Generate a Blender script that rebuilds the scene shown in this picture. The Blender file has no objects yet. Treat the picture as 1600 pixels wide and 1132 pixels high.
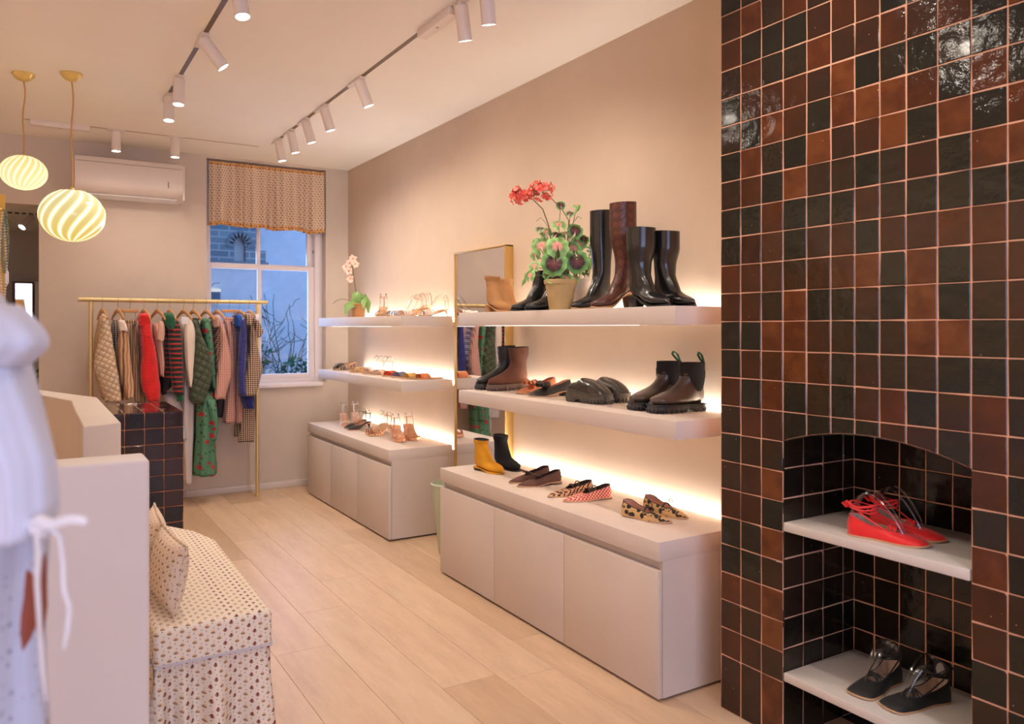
import bpy, bmesh, math, random
from mathutils import Vector, Matrix, noise
R = math.radians
sc = bpy.context.scene
C = sc.collection
random.seed(7)

# ---------------------------------------------------------------- camera
CAM_H = 1.39; FPX = 1227.0; HY = 512.0
TH = math.atan(753 / FPX); SN, CS = math.sin(TH), math.cos(TH)
cd = bpy.data.cameras.new('camera'); cam = bpy.data.objects.new('camera', cd); C.objects.link(cam)
sc.camera = cam
cam.location = (0, 0, CAM_H); cam.rotation_euler = (R(90), 0, -TH)
cd.sensor_width = 36; cd.lens = 36 * FPX / 1600; cd.shift_y = -(566 - HY) / 1600
cd.clip_start = .05; cd.clip_end = 100
cd.dof.use_dof = True; cd.dof.focus_distance = 3.5; cd.dof.aperture_fstop = 3.6

def at(px, py, X=None, Y=None, z=None):
    """point of the room seen at a photograph pixel, on a given wall / shelf plane"""
    a = (px - 800) / FPX
    v = (SN + a * CS, CS - a * SN, (HY - py) / FPX)
    k = X / v[0] if X is not None else Y / v[1] if Y is not None else (z - CAM_H) / v[2]
    return Vector((k * v[0], k * v[1], CAM_H + k * v[2]))

# ---------------------------------------------------------------- world, light, exposure
w = bpy.data.worlds.new('dusk_sky'); sc.world = w; w.use_nodes = True
bg = w.node_tree.nodes['Background']; bg.inputs[0].default_value = (.29, .50, 1, 1); bg.inputs[1].default_value = .85
vs = sc.view_settings
vs.view_transform = 'Standard'; vs.look = 'None'; vs.gamma = 1; vs.use_curve_mapping = False; vs.exposure = .78
WARM = (1, .87, .73)

def area(name, loc, size, power, col, direction, sy=None):
    l = bpy.data.lights.new(name, 'AREA'); l.energy = power; l.color = col; l.size = size
    if sy: l.shape = 'RECTANGLE'; l.size_y = sy
    o = bpy.data.objects.new(name, l); C.objects.link(o); o.location = loc
    o.rotation_euler = Vector(direction).to_track_quat('-Z', 'Y').to_euler()
    return o
# dusk daylight entering by the shop front behind the camera and by the garden window
area('shop_front_daylight', (.2, -2.9, 1.5), 3.6, 52, (.70, .72, 1), (0, 1, 0), 2.2)
area('garden_window_daylight', (1.75, 7.075, 1.5), .85, 9, (.35, .55, 1), (0, -1, 0), 1.1)

# ---------------------------------------------------------------- materials
MATS = {}
class NT:
    def __init__(s, name):
        s.m = bpy.data.materials.new(name); s.m.use_nodes = True
        s.t = s.m.node_tree; s.p = s.t.nodes['Principled BSDF']
    def n(s, typ, **kw):
        o = s.t.nodes.new(typ)
        for k, v in kw.items():
            if k.startswith('i_'):
                key = k[2:]
                o.inputs[int(key) if key.isdigit() else key].default_value = v
            else: setattr(o, k, v)
        return o
    def l(s, a, b): s.t.links.new(a, b)
    def math(s, op, a, b=None, c=None):
        o = s.n('ShaderNodeMath', operation=op)
        for i, q in enumerate((a, b, c)):
            if q is None: continue
            if isinstance(q, (int, float)): o.inputs[i].default_value = q
            else: s.l(q, o.inputs[i])
        return o.outputs[0]
    def mix(s, f, a, b, blend='MIX'):
        o = s.n('ShaderNodeMix', data_type='RGBA', blend_type=blend)
        for i, q in ((0, f), (6, a), (7, b)):
            if isinstance(q, (int, float)): o.inputs[i].default_value = q
            elif isinstance(q, tuple): o.inputs[i].default_value = (*q[:3], 1)
            else: s.l(q, o.inputs[i])
        return o.outputs[2]
    def ramp(s, f, stops, interp='LINEAR'):
        o = s.n('ShaderNodeValToRGB'); o.color_ramp.interpolation = interp
        e = o.color_ramp.elements
        while len(e) < len(stops): e.new(.5)
        for q, (p, c) in zip(e, stops): q.position = p; q.color = (*c, 1)
        s.l(f, o.inputs[0]); return o.outputs[0]
    def uv(s, scale=(1, 1, 1), rot=0, obj=False):
        tc = s.n('ShaderNodeTexCoord'); mp = s.n('ShaderNodeMapping')
        mp.inputs['Scale'].default_value = scale; mp.inputs['Rotation'].default_value = (0, 0, rot)
        s.l(tc.outputs['Object' if obj else 'UV'], mp.inputs[0]); return mp.outputs[0]
    def xy(s, v):
        o = s.n('ShaderNodeSeparateXYZ'); s.l(v, o.inputs[0]); return o.outputs
    def noise(s, v, scale, detail=2, rough=.5):
        o = s.n('ShaderNodeTexNoise'); s.l(v, o.inputs['Vector'])
        o.inputs['Scale'].default_value = scale; o.inputs['Detail'].default_value = detail; o.inputs['Roughness'].default_value = rough
        return o.outputs['Fac']
    def bump(s, h, strength=.3, dist=.002):
        o = s.n('ShaderNodeBump'); o.inputs['Strength'].default_value = strength; o.inputs['Distance'].default_value = dist
        s.l(h, o.inputs['Height']); s.l(o.outputs[0], s.p.inputs['Normal'])
    def col(s, c):
        if isinstance(c, tuple): s.p.inputs['Base Color'].default_value = (*c[:3], 1)
        else: s.l(c, s.p.inputs['Base Color'])
    def set(s, **kw):
        for k, v in kw.items(): s.p.inputs[k.replace('_', ' ')].default_value = v

def srgb(r, g, b):
    f = lambda c: ((c / 255 + .055) / 1.055) ** 2.4 if c > 10 else c / 255 / 12.92
    return (f(r), f(g), f(b))

def plain(name, col, rough=.6, metal=0, var=0, bump=0, bscale=200, sheen=0, coat=0):
    if name in MATS: return MATS[name]
    n = NT(name); n.set(Roughness=rough, Metallic=metal)
    if sheen: n.set(Sheen_Weight=sheen)
    if coat: n.set(Coat_Weight=coat, Coat_Roughness=.12)
    v = n.uv(obj=True)
    if var:
        f = n.noise(v, 9, 4)
        lo = tuple(c * (1 - var) for c in col); hi = tuple(min(1, c * (1 + var)) for c in col)
        n.col(n.ramp(f, [(.3, lo), (.7, hi)]))
    else: n.col(col)
    if bump: n.bump(n.noise(v, bscale, 3), bump)
    MATS[name] = n.m; return n.m

def emit(name, col, strength):
    if name in MATS: return MATS[name]
    n = NT(name); n.col((0, 0, 0)); n.set(Roughness=1)
    n.p.inputs['Emission Color'].default_value = (*col, 1); n.p.inputs['Emission Strength'].default_value = strength
    MATS[name] = n.m; return n.m

def glassy(name, col=(1, 1, 1), rough=.03, ior=1.45, alpha_mix=.0):
    """clear plastic / glass: mostly see-through with a glossy skin"""
    if name in MATS: return MATS[name]
    n = NT(name); t = n.t; t.nodes.remove(n.p)
    out = t.nodes['Material Output']
    tr = n.n('ShaderNodeBsdfTransparent'); tr.inputs[0].default_value = (*col, 1)
    gl = n.n('ShaderNodeBsdfGlossy'); gl.inputs['Roughness'].default_value = rough
    fr = n.n('ShaderNodeFresnel'); fr.inputs[0].default_value = ior
    mx = n.n('ShaderNodeMixShader')
    if alpha_mix:
        f = n.math('ADD', fr.outputs[0], alpha_mix); n.l(f, mx.inputs[0])
    else: n.l(fr.outputs[0], mx.inputs[0])
    n.l(tr.outputs[0], mx.inputs[1]); n.l(gl.outputs[0], mx.inputs[2]); n.l(mx.outputs[0], out.inputs[0])
    MATS[name] = n.m; return n.m

# ---------------------------------------------------------------- mesh builder
class MB:
    def __init__(s): s.v = []; s.f = []; s.m = []; s.mi = 0
    def add(s, vs, fs, M=None):
        b = len(s.v)
        for p in vs:
            p = Vector(p); s.v.append(M @ p if M else p)
        for f in fs: s.f.append([i + b for i in f]); s.m.append(s.mi)
        return s
    def box(s, x0, x1, y0, y1, z0, z1, M=None, b=0):
        if b:
            b = min(b, (x1 - x0) * .45, (y1 - y0) * .45, (z1 - z0) * .45)
            vs = []; cx, cy, cz = (x0 + x1) / 2, (y0 + y1) / 2, (z0 + z1) / 2
            bm = bmesh.new(); bmesh.ops.create_cube(bm, size=1)
            for v in bm.verts: v.co = Vector((cx + v.co.x * (x1 - x0), cy + v.co.y * (y1 - y0), cz + v.co.z * (z1 - z0)))
            bmesh.ops.bevel(bm, geom=bm.edges[:], offset=b, segments=2, affect='EDGES', profile=.5)
            bm.verts.index_update(); vs = [v.co.copy() for v in bm.verts]; fs = [[v.index for v in f.verts] for f in bm.faces]; bm.free()
            return s.add(vs, fs, M)
        vs = [(x, y, z) for x in (x0, x1) for y in (y0, y1) for z in (z0, z1)]
        return s.add(vs, [(0, 1, 3, 2), (4, 6, 7, 5), (0, 4, 5, 1), (2, 3, 7, 6), (0, 2, 6, 4), (1, 5, 7, 3)], M)
    def loft(s, rings, caps=(True, True), closed=True, M=None):
        n = len(rings[0]); vs = [p for r in rings for p in r]; fs = []
        m = n if closed else n - 1
        for i in range(len(rings) - 1):
            for j in range(m):
                k = (j + 1) % n
                fs.append((i * n + j, i * n + k, (i + 1) * n + k, (i + 1) * n + j))
        if closed and caps[0]: fs.append(tuple(reversed(range(n))))
        if closed and caps[1]: fs.append(tuple(range((len(rings) - 1) * n, len(rings) * n)))
        return s.add(vs, fs, M)
    def lathe(s, prof, seg=24, M=None, caps=(True, True)):
        return s.loft([[(r * math.cos(2 * math.pi * j / seg), r * math.sin(2 * math.pi * j / seg), z) for j in range(seg)] for r, z in prof], caps, M=M)
    def tube(s, pts, r, seg=8, M=None, flat=1.0, caps=(True, True), up=None):
        pts = [Vector(p) for p in pts]; rings = []; prev = None
        for i, p in enumerate(pts):
            d = (pts[min(i + 1, len(pts) - 1)] - pts[max(i - 1, 0)]).normalized()
            u = Vector(up) if up else (prev or (Vector((0, 0, 1)) if abs(d.z) < .9 else Vector((1, 0, 0))))
            a = d.cross(u)
            if a.length < 1e-4: a = d.cross(Vector((.3, 1, .2)))
            a.normalize(); bb = a.cross(d).normalized(); prev = bb
            rr = r[i] if isinstance(r, (list, tuple)) else r
            fa, fb = (1, flat) if flat > 0 else (-flat, 1)
            rings.append([p + a * (math.cos(2 * math.pi * j / seg) * rr * fa) + bb * (math.sin(2 * math.pi * j / seg) * rr * fb) for j in range(seg)])
        return s.loft(rings, caps, M=M)
    def cyl(s, p0, p1, r, seg=16, r2=None, M=None):
        return s.tube([p0, p1], [r, r if r2 is None else r2], seg, M)
    def grid(s, fn, nu, nv, M=None, thick=0):
        vs = [Vector(fn(i / nu, j / nv)) for i in range(nu + 1) for j in range(nv + 1)]
        fs = [(i * (nv + 1) + j, (i + 1) * (nv + 1) + j, (i + 1) * (nv + 1) + j + 1, i * (nv + 1) + j + 1) for i in range(nu) for j in range(nv)]
        return s.add(vs, fs, M)
    def mesh(s, name, mats, smooth=True, angle=40, uvscale=1.0, uv=None):
        me = bpy.data.meshes.new(name)
        me.from_pydata([tuple(p) for p in s.v], [], s.f)
        for m in (mats if isinstance(mats, (list, tuple)) else [mats]): me.materials.append(m)
        me.polygons.foreach_set('material_index', s.m)
        bm = bmesh.new(); bm.from_mesh(me); bmesh.ops.recalc_face_normals(bm, faces=bm.faces)
        uvl = bm.loops.layers.uv.new('UVMap')
        for f in bm.faces:
            nn = f.normal; ax = max(range(3), key=lambda i: abs(nn[i]))
            a, b_ = ((1, 2), (0, 2), (0, 1))[ax]
            if uv == 'xz': a, b_ = 0, 2
            for lp in f.loops: lp[uvl].uv = uv[lp.vert.index] if isinstance(uv, list) else (lp.vert.co[a] * uvscale, lp.vert.co[b_] * uvscale)
            f.smooth = smooth
        if smooth:
            ca = R(angle)
            for e in bm.edges:
                if len(e.link_faces) == 2 and e.calc_face_angle(0) > ca: e.smooth = False
        bm.to_mesh(me); bm.free(); return me
    def build(s, name, mats, parent=None, loc=(0, 0, 0), rz=0, **kw):
        o = bpy.data.objects.new(name, s.mesh(name, mats, **kw)); C.objects.link(o)
        o.location = loc; o.rotation_euler = (0, 0, rz)
        if parent: o.parent = parent
        return o

def thing(name, label, cat, loc=(0, 0, 0), rz=0, group=None):
    o = bpy.data.objects.new(name, None); C.objects.link(o); o.empty_display_size = .05
    o.location = loc; o.rotation_euler = (0, 0, rz); o['label'] = label; o['category'] = cat
    if group: o['group'] = group
    return o
def tag(o, label, cat, group=None):
    o['label'] = label; o['category'] = cat
    if group: o['group'] = group
    return o
def struct(o, label, cat):
    o['kind'] = 'structure'; o['label'] = label; o['category'] = cat; return o
def copy_tree(o, loc, rz, label, parent=None):
    c = o.copy(); C.objects.link(c)
    if parent: c.parent = parent
    else: c.location = loc; c.rotation_euler = (0, 0, rz); c['label'] = label
    for ch in o.children: copy_tree(ch, None, None, None, c)
    return c

# ---------------------------------------------------------------- room materials
def plaster(name, col, var=.05, rough=.85, b=.12):
    n = NT(name); v = n.uv(obj=True); f = n.noise(v, 2.2, 6, .6)
    n.col(n.ramp(f, [(.3, tuple(c * (1 - var) for c in col)), (.7, tuple(min(1, c * (1 + var)) for c in col))]))
    n.set(Roughness=rough); n.bump(n.noise(v, 60, 5, .7), b, .003); return n.m
M_wall = plaster('plaster_wall', srgb(206, 184, 162))
M_back = plaster('plaster_back', srgb(206, 190, 174))
M_ceil = plaster('ceiling_paint', srgb(242, 234, 222), .015, .9, .05)
M_beige = plaster('microcement', srgb(206, 190, 178), .045, .55, .1)
M_desk = plaster('desk_plaster', srgb(214, 200, 190), .03, .6, .08)
M_white = plain('white_satin', srgb(228, 224, 222), .4)
M_trim = plain('skirting_paint', srgb(212, 198, 188), .5)
M_lamp = plain('lamp_white', srgb(226, 212, 200), .45)
M_dark = plain('dark_gap', srgb(60, 46, 38), .7)
M_brass = plain('brushed_brass', srgb(214, 178, 112), .32, .85)
M_led = emit('led_strip', (1, .95, .88), 38)
M_spot = emit('spot_disc', (1, .93, .85), 9)
M_mirror = plain('mirror_silver', (.86, .86, .86), .02, 1)
M_grout = plain('grout_terracotta', srgb(222, 168, 138), .85, var=.08, bump=.3)

def tile_mat(name, stops, bs=.75):
    n = NT(name); oi = n.n('ShaderNodeObjectInfo'); v = n.uv(obj=True)
    add = n.n('ShaderNodeVectorMath', operation='ADD'); n.l(v, add.inputs[0])
    sc3 = n.n('ShaderNodeVectorMath', operation='SCALE'); cb = n.n('ShaderNodeCombineXYZ')
    n.l(oi.outputs['Random'], cb.inputs[0]); n.l(oi.outputs['Random'], cb.inputs[1]); n.l(cb.outputs[0], sc3.inputs[0]); sc3.inputs['Scale'].default_value = 37
    n.l(sc3.outputs[0], add.inputs[1]); vv = add.outputs[0]
    f = n.math('ADD', oi.outputs['Random'], n.math('MULTIPLY', n.math('SUBTRACT', n.noise(vv, 14, 4), .5), .35))
    c = n.ramp(f, stops)
    # pin holes and chips
    vo = n.n('ShaderNodeTexVoronoi'); vo.inputs['Scale'].default_value = 34; n.l(vv, vo.inputs['Vector'])
    pit = n.math('MULTIPLY', n.math('LESS_THAN', vo.outputs['Distance'], .045), n.math('GREATER_THAN', n.noise(vv, 21, 1), .58))
    n.col(n.mix(pit, c, srgb(205, 165, 130)))
    h = n.math('ADD', n.math('MULTIPLY', n.noise(vv, 13, 2), .9), n.math('MULTIPLY', n.noise(vv, 70, 3, .65), .16))
    n.bump(h, bs, .006)
    n.set(Roughness=.1, Coat_Weight=.12, Coat_Roughness=.05); n.p.inputs['Specular IOR Level'].default_value = .36
    return n.m
M_tile = tile_mat('zellige_brown_black', [(0, srgb(24, 25, 21)), (.22, srgb(33, 31, 23)), (.42, srgb(42, 31, 22)), (.58, srgb(52, 31, 20)), (.76, srgb(66, 34, 18)), (.9, srgb(82, 40, 20)), (1, srgb(106, 58, 28))])
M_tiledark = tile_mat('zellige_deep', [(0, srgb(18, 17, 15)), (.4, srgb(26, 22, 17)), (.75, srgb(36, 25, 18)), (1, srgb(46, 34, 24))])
M_tilecounter = tile_mat('zellige_aubergine', [(0, srgb(30, 24, 26)), (.5, srgb(40, 28, 30)), (1, srgb(58, 36, 32))], .3)

def wood_floor():
    n = NT('oak_plank'); oi = n.n('ShaderNodeObjectInfo'); v = n.uv((1, .16, 1), obj=True)
    add = n.n('ShaderNodeVectorMath', operation='ADD'); n.l(v, add.inputs[0])
    cb = n.n('ShaderNodeCombineXYZ'); r = n.math('MULTIPLY', oi.outputs['Random'], 31)
    n.l(r, cb.inputs[0]); n.l(r, cb.inputs[1]); n.l(cb.outputs[0], add.inputs[1]); vv = add.outputs[0]
    g = n.noise(vv, 9, 5, .62); wv = n.n('ShaderNodeTexWave', wave_type='RINGS', rings_direction='Y')
    n.l(vv, wv.inputs['Vector']); wv.inputs['Scale'].default_value = 2.2; wv.inputs['Distortion'].default_value = 9; wv.inputs['Detail'].default_value = 3
    grain = n.math('ADD', n.math('MULTIPLY', g, .55), n.math('ADD', n.math('MULTIPLY', wv.outputs['Fac'], .05), n.math('MULTIPLY', n.noise(vv, 42, 4, .7), .36)))
    base = n.ramp(grain, [(.25, srgb(190, 160, 132)), (.5, srgb(212, 182, 152)), (.75, srgb(224, 198, 170))])
    tone = n.ramp(oi.outputs['Random'], [(0, (.80, .74, .68)), (.25, (1, .97, .94)), (.7, (1, 1, 1)), (1, (1.0, .93, .86))])
    n.col(n.mix(1.0, base, tone, 'MULTIPLY')); n.set(Roughness=.42); n.bump(n.noise(vv, 60, 3), .08, .002); return n.m
M_oak = wood_floor()

# ---------------------------------------------------------------- floor, ceiling, walls
ZC = 2.82; YB = 6.88; XR = 2.47
fl = MB().box(-2.5, 2.75, -3.1, 10.4, -.1, -.012).build('floor', M_dark)
struct(fl, 'pale oak plank floor running away from the camera', 'floor')
PW = .236; variants = {}
x = -.30; k = 0
while x < 2.42:
    y = -1.0 - (k * .77) % 1.9
    while y < 6.86:
        L = random.choice([1.5, 1.9, 2.2]); y1 = min(y + L, 6.875)
        wd = min(PW, 2.465 - x)
        if y1 - y > .02:
            key = (round(wd, 3), round(y1 - y, 3))
            if key not in variants:
                variants[key] = MB().box(.0006, wd - .0006, .0006, y1 - y - .0006, -.012, 0, b=.0008).mesh('plank', M_oak, smooth=False)
            o = bpy.data.objects.new('plank', variants[key]); C.objects.link(o); o.location = (x, y, 0); o.parent = fl
        y += L
    x += PW; k += 1
# planks nobody can pick apart from here (left and behind)
mb = MB()
for i in range(9):
    xx = -.30 - PW * (i + 1)
    for j in range(5): mb.box(xx + .0006, xx + PW - .0006, -3 + j * 2 + .3 * (i % 3), -1.0012 + j * 2 + .3 * (i % 3), -.012, 0)
for i in range(3): mb.box(-1 + i * .8, -.2012 + i * .8, 7.0, 10.2, -.012, 0)
o = mb.build('plank', M_oak, fl, smooth=False); o['kind'] = 'stuff'

ce = MB().box(-2.6, 2.75, -3.1, 6.95, ZC, ZC + .15).build('ceiling', M_ceil); struct(ce, 'smooth warm white ceiling', 'ceiling')
wr = MB().box(XR, 2.62, 2.055, 7.1, 0, ZC).build('wall_right', M_wall); struct(wr, 'beige plastered wall behind the shoe shelves', 'wall')
wf = MB().box(XR + .25, 2.9, -3, .2, 0, ZC).build('wall_right_front', M_wall); struct(wf, 'beige wall beyond the tiled chimney breast', 'wall')
wl = MB().box(-2.6, -2.5, -3, 7.1, 0, ZC).build('wall_left', M_wall); struct(wl, 'beige plastered left wall', 'wall')
# front wall = shop front opening behind the camera
mb = MB(); mb.box(-2.6, 2.75, -3.1, -3, 0, .45); mb.box(-2.6, 2.75, -3.1, -3, 2.6, ZC); mb.box(-2.6, -1.8, -3.1, -3, .45, 2.6); mb.box(2.1, 2.75, -3.1, -3, .45, 2.6)
struct(mb.build('wall_front', M_wall), 'shop front wall behind the camera with its big window opening', 'wall')
# back wall with window and doorway openings
WX0, WX1, WZ0, WZ1 = 1.249, 2.262, .90, 2.80
DX0, DX1, DZ = -.62, .057, 2.31
mb = MB()
mb.box(-2.5, DX0, YB, 7.1, 0, ZC); mb.box(DX0, DX1, YB, 7.1, DZ, ZC); mb.box(DX1, WX0, YB, 7.1, 0, ZC)
mb.box(WX0, WX1, YB, 7.1, 0, WZ0); mb.box(WX0, WX1, YB, 7.1, WZ1, ZC); mb.box(WX1, XR, YB, 7.1, 0, ZC)
struct(mb.build('wall_back', M_back, smooth=False), 'beige plastered back wall with window and doorway', 'wall')
mb = MB().box(DX1 + .01, 1.08, YB - .022, YB - .0005, 0, .03, b=.002).box(1.08, 2.465, YB - .035, YB - .0005, 0, .055, b=.004)
struct(mb.build('baseboard_back', M_trim), 'thin beige skirting along the back wall', 'baseboard')

# chimney breast (grout body) with arched niche
NY0, NY1, NXB = 1.153, 1.772, 2.536
FX = 2.155
def arch(y): 
    t = (y - (NY0 + NY1) / 2) / ((NY1 - NY0) / 2); return 1.008 + .053 * (1 - t * t)
mb = MB(); NS = 14; top = ZC
GX = FX + .001
mb.box(GX, 2.75, NY1 + .001, 2.05, 0, top); mb.box(GX, 2.75, -.1, NY0 - .001, 0, top)
ys = [NY0 - .001 + (NY1 - NY0 + .002) * i / NS for i in range(NS + 1)]
for a, b_ in zip(ys, ys[1:]):
    za, zb = arch(a) + .002, arch(b_) + .002
    mb.add([(GX, a, za), (GX, b_, zb), (2.75, b_, zb), (2.75, a, za), (GX, a, top), (GX, b_, top), (2.75, b_, top), (2.75, a, top)],
           [(0, 1, 2, 3), (4, 7, 6, 5), (0, 4, 5, 1), (3, 2, 6, 7), (0, 3, 7, 4), (1, 5, 6, 2)])
mb.box(NXB + .001, 2.75, NY0 - .001, NY1 + .001, 0, 1.07)
ch = mb.build('wall_chimney', M_grout, smooth=False)
struct(ch, 'chimney breast clad in glossy brown and black square tiles', 'wall')
nh = MB().box(NXB + .0005, NXB + .002, NY0, NY1, 0.0, 1.05).build('wall_niche', M_grout, smooth=False)
struct(nh, 'dark tiled arched niche in the chimney breast', 'wall')

cols = [2.047, 1.956, 1.864, 1.772, 1.678, 1.587, 1.503, 1.42, 1.337, 1.245, 1.153]
while cols[-1] > 0: cols.append(cols[-1] - .092)
rows = [1.411 - .1013 * i for i in range(14)][::-1] + [1.411 + .1013 * i for i in range(1, 14)]
rows[0] = .0; rows = [r for r in rows] + [ZC]
if rows[1] - rows[0] < .03: rows.pop(1)
def tile_poly(mb, pts, d=.0075, ins=.0022):
    """a tile: polygon pts (u,v) extruded to depth d with a pillowed rim; u,v in plane, w out"""
    cx = sum(p[0] for p in pts) / len(pts); cy = sum(p[1] for p in pts) / len(pts)
    n = len(pts)
    def inset(p, q): 
        return (p[0] + (q if cx > p[0] else -q), p[1] + (q if cy > p[1] else -q))
    r0 = [(p[0], p[1], -.004) for p in pts]; r1 = [(p[0], p[1], d - .0025) for p in pts]; r2 = [(*inset(p, ins), d) for p in pts]
    mb.loft([r0, r1, r2], (False, True))
def tile_variant(w, h, seed, mat):
    rnd = random.Random(seed); g = .0016; j = lambda: rnd.uniform(-.0009, .0012)
    pts = [(-w / 2 + g + j(), -h / 2 + g + j()), (w / 2 - g + j(), -h / 2 + g + j()), (w / 2 - g + j(), h / 2 - g + j()), (-w / 2 + g + j(), h / 2 - g + j())]
    if rnd.random() < .35:  # a chipped corner
        p = pts[2]; pts[2:3] = [(p[0], p[1] - .006), (p[0] - .005, p[1])]
    mb = MB(); tile_poly(mb, pts); return mb.mesh('tile', mat, smooth=False)
TV = {}
def put_tile(parent, origin, U, V, W, w, h, mat, tilt=.010):
    key = (round(w, 3), round(h, 3), random.randint(0, 5), mat.name)
    if key not in TV: TV[key] = tile_variant(w, h, hash(key[:3]) & 999, mat)
    o = bpy.data.objects.new('tile', TV[key]); C.objects.link(o)
    m = Matrix((U, V, W)).transposed().to_4x4(); m.translation = Vector(origin)
    m = m @ Matrix.Rotation(random.gauss(0, tilt), 4, 'X') @ Matrix.Rotation(random.gauss(0, tilt), 4, 'Y') @ Matrix.Rotation(random.gauss(0, .004), 4, 'Z')
    o.matrix_world = m; o.parent = parent; return o
UX, UY, UZ = Vector((1, 0, 0)), Vector((0, 1, 0)), Vector((0, 0, 1))
rest = MB(); cnt = 0
for ci in range(len(cols) - 1):
    y1, y0 = cols[ci], cols[ci + 1]
    if ci == 0: y1 += .003
    for ri in range(len(rows) - 1):
        z0, z1 = rows[ri], rows[ri + 1]; ym, zm = (y0 + y1) / 2, (z0 + z1) / 2
        if y0 >= NY0 - .001 and y1 <= NY1 + .001:
            bot = [max(z0, arch(y0 + (y1 - y0) * i / 4) + .001) for i in range(5)]
            if min(bot) > z1 - .006: continue
            if max(bot) > z0 + .0015:
                g = .0016; pts = [(-(y1 - g), bot[4] + g), *[(-(y0 + (y1 - y0) * i / 4), bot[i] + g) for i in (3, 2, 1)], (-(y0 + g), bot[0] + g)]
                if z1 - g > pts[-1][1] and z1 - g > pts[0][1]:
                    pts += [(-(y0 + g), z1 - g), (-(y1 - g), z1 - g)]
                else: continue
                m2 = MB(); tile_poly(m2, [(p[0] + ym, p[1] - zm) for p in pts])
                o = m2.build('tile', M_tile, ch, smooth=False)
                m = Matrix((-UY, UZ, -UX)).transposed().to_4x4(); m.translation = Vector((FX + .006, ym, zm)); o.matrix_world = m
                cnt += 1; continue
        # distance along the view decides which are picked apart
        Z = FX * SN + ym * CS; pxx = 800 + FPX * (FX * CS - ym * SN) / Z; pyy = HY - FPX * (zm - CAM_H) / Z
        if pxx < 1650 and -40 < pyy < 1180:
            put_tile(ch, (FX + .006, ym, zm), -UY, UZ, -UX, y1 - y0, z1 - z0, M_tile); cnt += 1
        else:
            m2 = MB(); g = .0016; tile_poly(rest, [(-(y1 - g), z0 + g), (-(y0 + g), z0 + g), (-(y0 + g), z1 - g), (-(y1 - g), z1 - g)])
print('chimney tiles', cnt)
o = rest.build('tile', M_tile, ch, smooth=False); o['kind'] = 'stuff'
m = Matrix((-UY, UZ, -UX)).transposed().to_4x4(); m.translation = Vector((FX + .006, 0, 0)); o.matrix_world = m
# niche tiles
nrows = [r + .010 for r in rows if r < 1.06]; nrows[0] = 0; nrows.append(1.07)
xs = [FX + .002, 2.259, 2.364, 2.474, NXB]; yy = [NY1, 1.691, 1.598, 1.5055, 1.415, 1.3225, 1.23, NY0]
side = MB()
for z0, z1 in zip(nrows, nrows[1:]):
    for a, b_ in zip(xs, xs[1:]):
        zt = min(z1, 1.022)
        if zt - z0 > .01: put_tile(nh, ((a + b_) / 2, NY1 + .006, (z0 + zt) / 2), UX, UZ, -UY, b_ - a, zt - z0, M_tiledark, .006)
        g = .0016
        if zt - z0 > .01: tile_poly(side, [(-(b_ - g), z0 + g), (-(a + g), z0 + g), (-(a + g), zt - g), (-(b_ - g), zt - g)])
    for b_, a in zip(yy, yy[1:]):
        zt = min(z1, min(arch(a), arch(b_)) + .004)
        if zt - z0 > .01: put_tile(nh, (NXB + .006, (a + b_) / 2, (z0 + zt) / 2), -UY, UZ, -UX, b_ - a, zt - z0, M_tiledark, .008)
o = side.build('tile', M_tiledark, nh, smooth=False); o['kind'] = 'stuff'
m = Matrix((-UX, UZ, UY)).transposed().to_4x4(); m.translation = Vector((0, NY0 - .006, 0)); o.matrix_world = m
for i in range(6):   # soffit of the arch
    ya = NY0 + (NY1 - NY0) * i / 6; yb = NY0 + (NY1 - NY0) * (i + 1) / 6
    d = Vector((0, yb - ya, arch(yb) - arch(ya))); wv = d.normalized(); nn = UX.cross(wv)
    if nn.z > 0: nn = -nn
    U = UX; V = nn.cross(U)
    for j, (a, b_) in enumerate(zip(xs, xs[1:])):
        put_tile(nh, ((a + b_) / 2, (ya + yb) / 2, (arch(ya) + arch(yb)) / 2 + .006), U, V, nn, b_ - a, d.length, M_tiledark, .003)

# ================================================================ ceiling fittings
def prism(pts, z0, z1, b=.006, seg=3):
    bm = bmesh.new(); vs = [bm.verts.new((p[0], p[1], z0)) for p in pts]; f = bm.faces.new(vs)
    r = bmesh.ops.extrude_face_region(bm, geom=[f]); 
    for v in [g for g in r['geom'] if isinstance(g, bmesh.types.BMVert)]: v.co.z = z1
    bmesh.ops.recalc_face_normals(bm, faces=bm.faces)
    if b: bmesh.ops.bevel(bm, geom=[e for e in bm.edges if not (e.verts[0].co.z < z0 + 1e-5 and e.verts[1].co.z < z0 + 1e-5)], offset=b, segments=seg, affect='EDGES', profile=.5)
    mb = MB(); bm.verts.index_update(); mb.add([v.co.copy() for v in bm.verts], [[v.index for v in f.verts] for f in bm.faces]); bm.free(); return mb

def spot_lamp(loc, direction, power, parent=None):
    l = bpy.data.lights.new('spot', 'SPOT'); l.energy = power; l.color = WARM; l.spot_size = R(150); l.spot_blend = 1; l.shadow_soft_size = .035
    o = bpy.data.objects.new('spot_light', l); C.objects.link(o); o.location = loc
    o.rotation_euler = Vector(direction).to_track_quat('-Z', 'Y').to_euler(); o.parent = parent; return o

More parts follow.
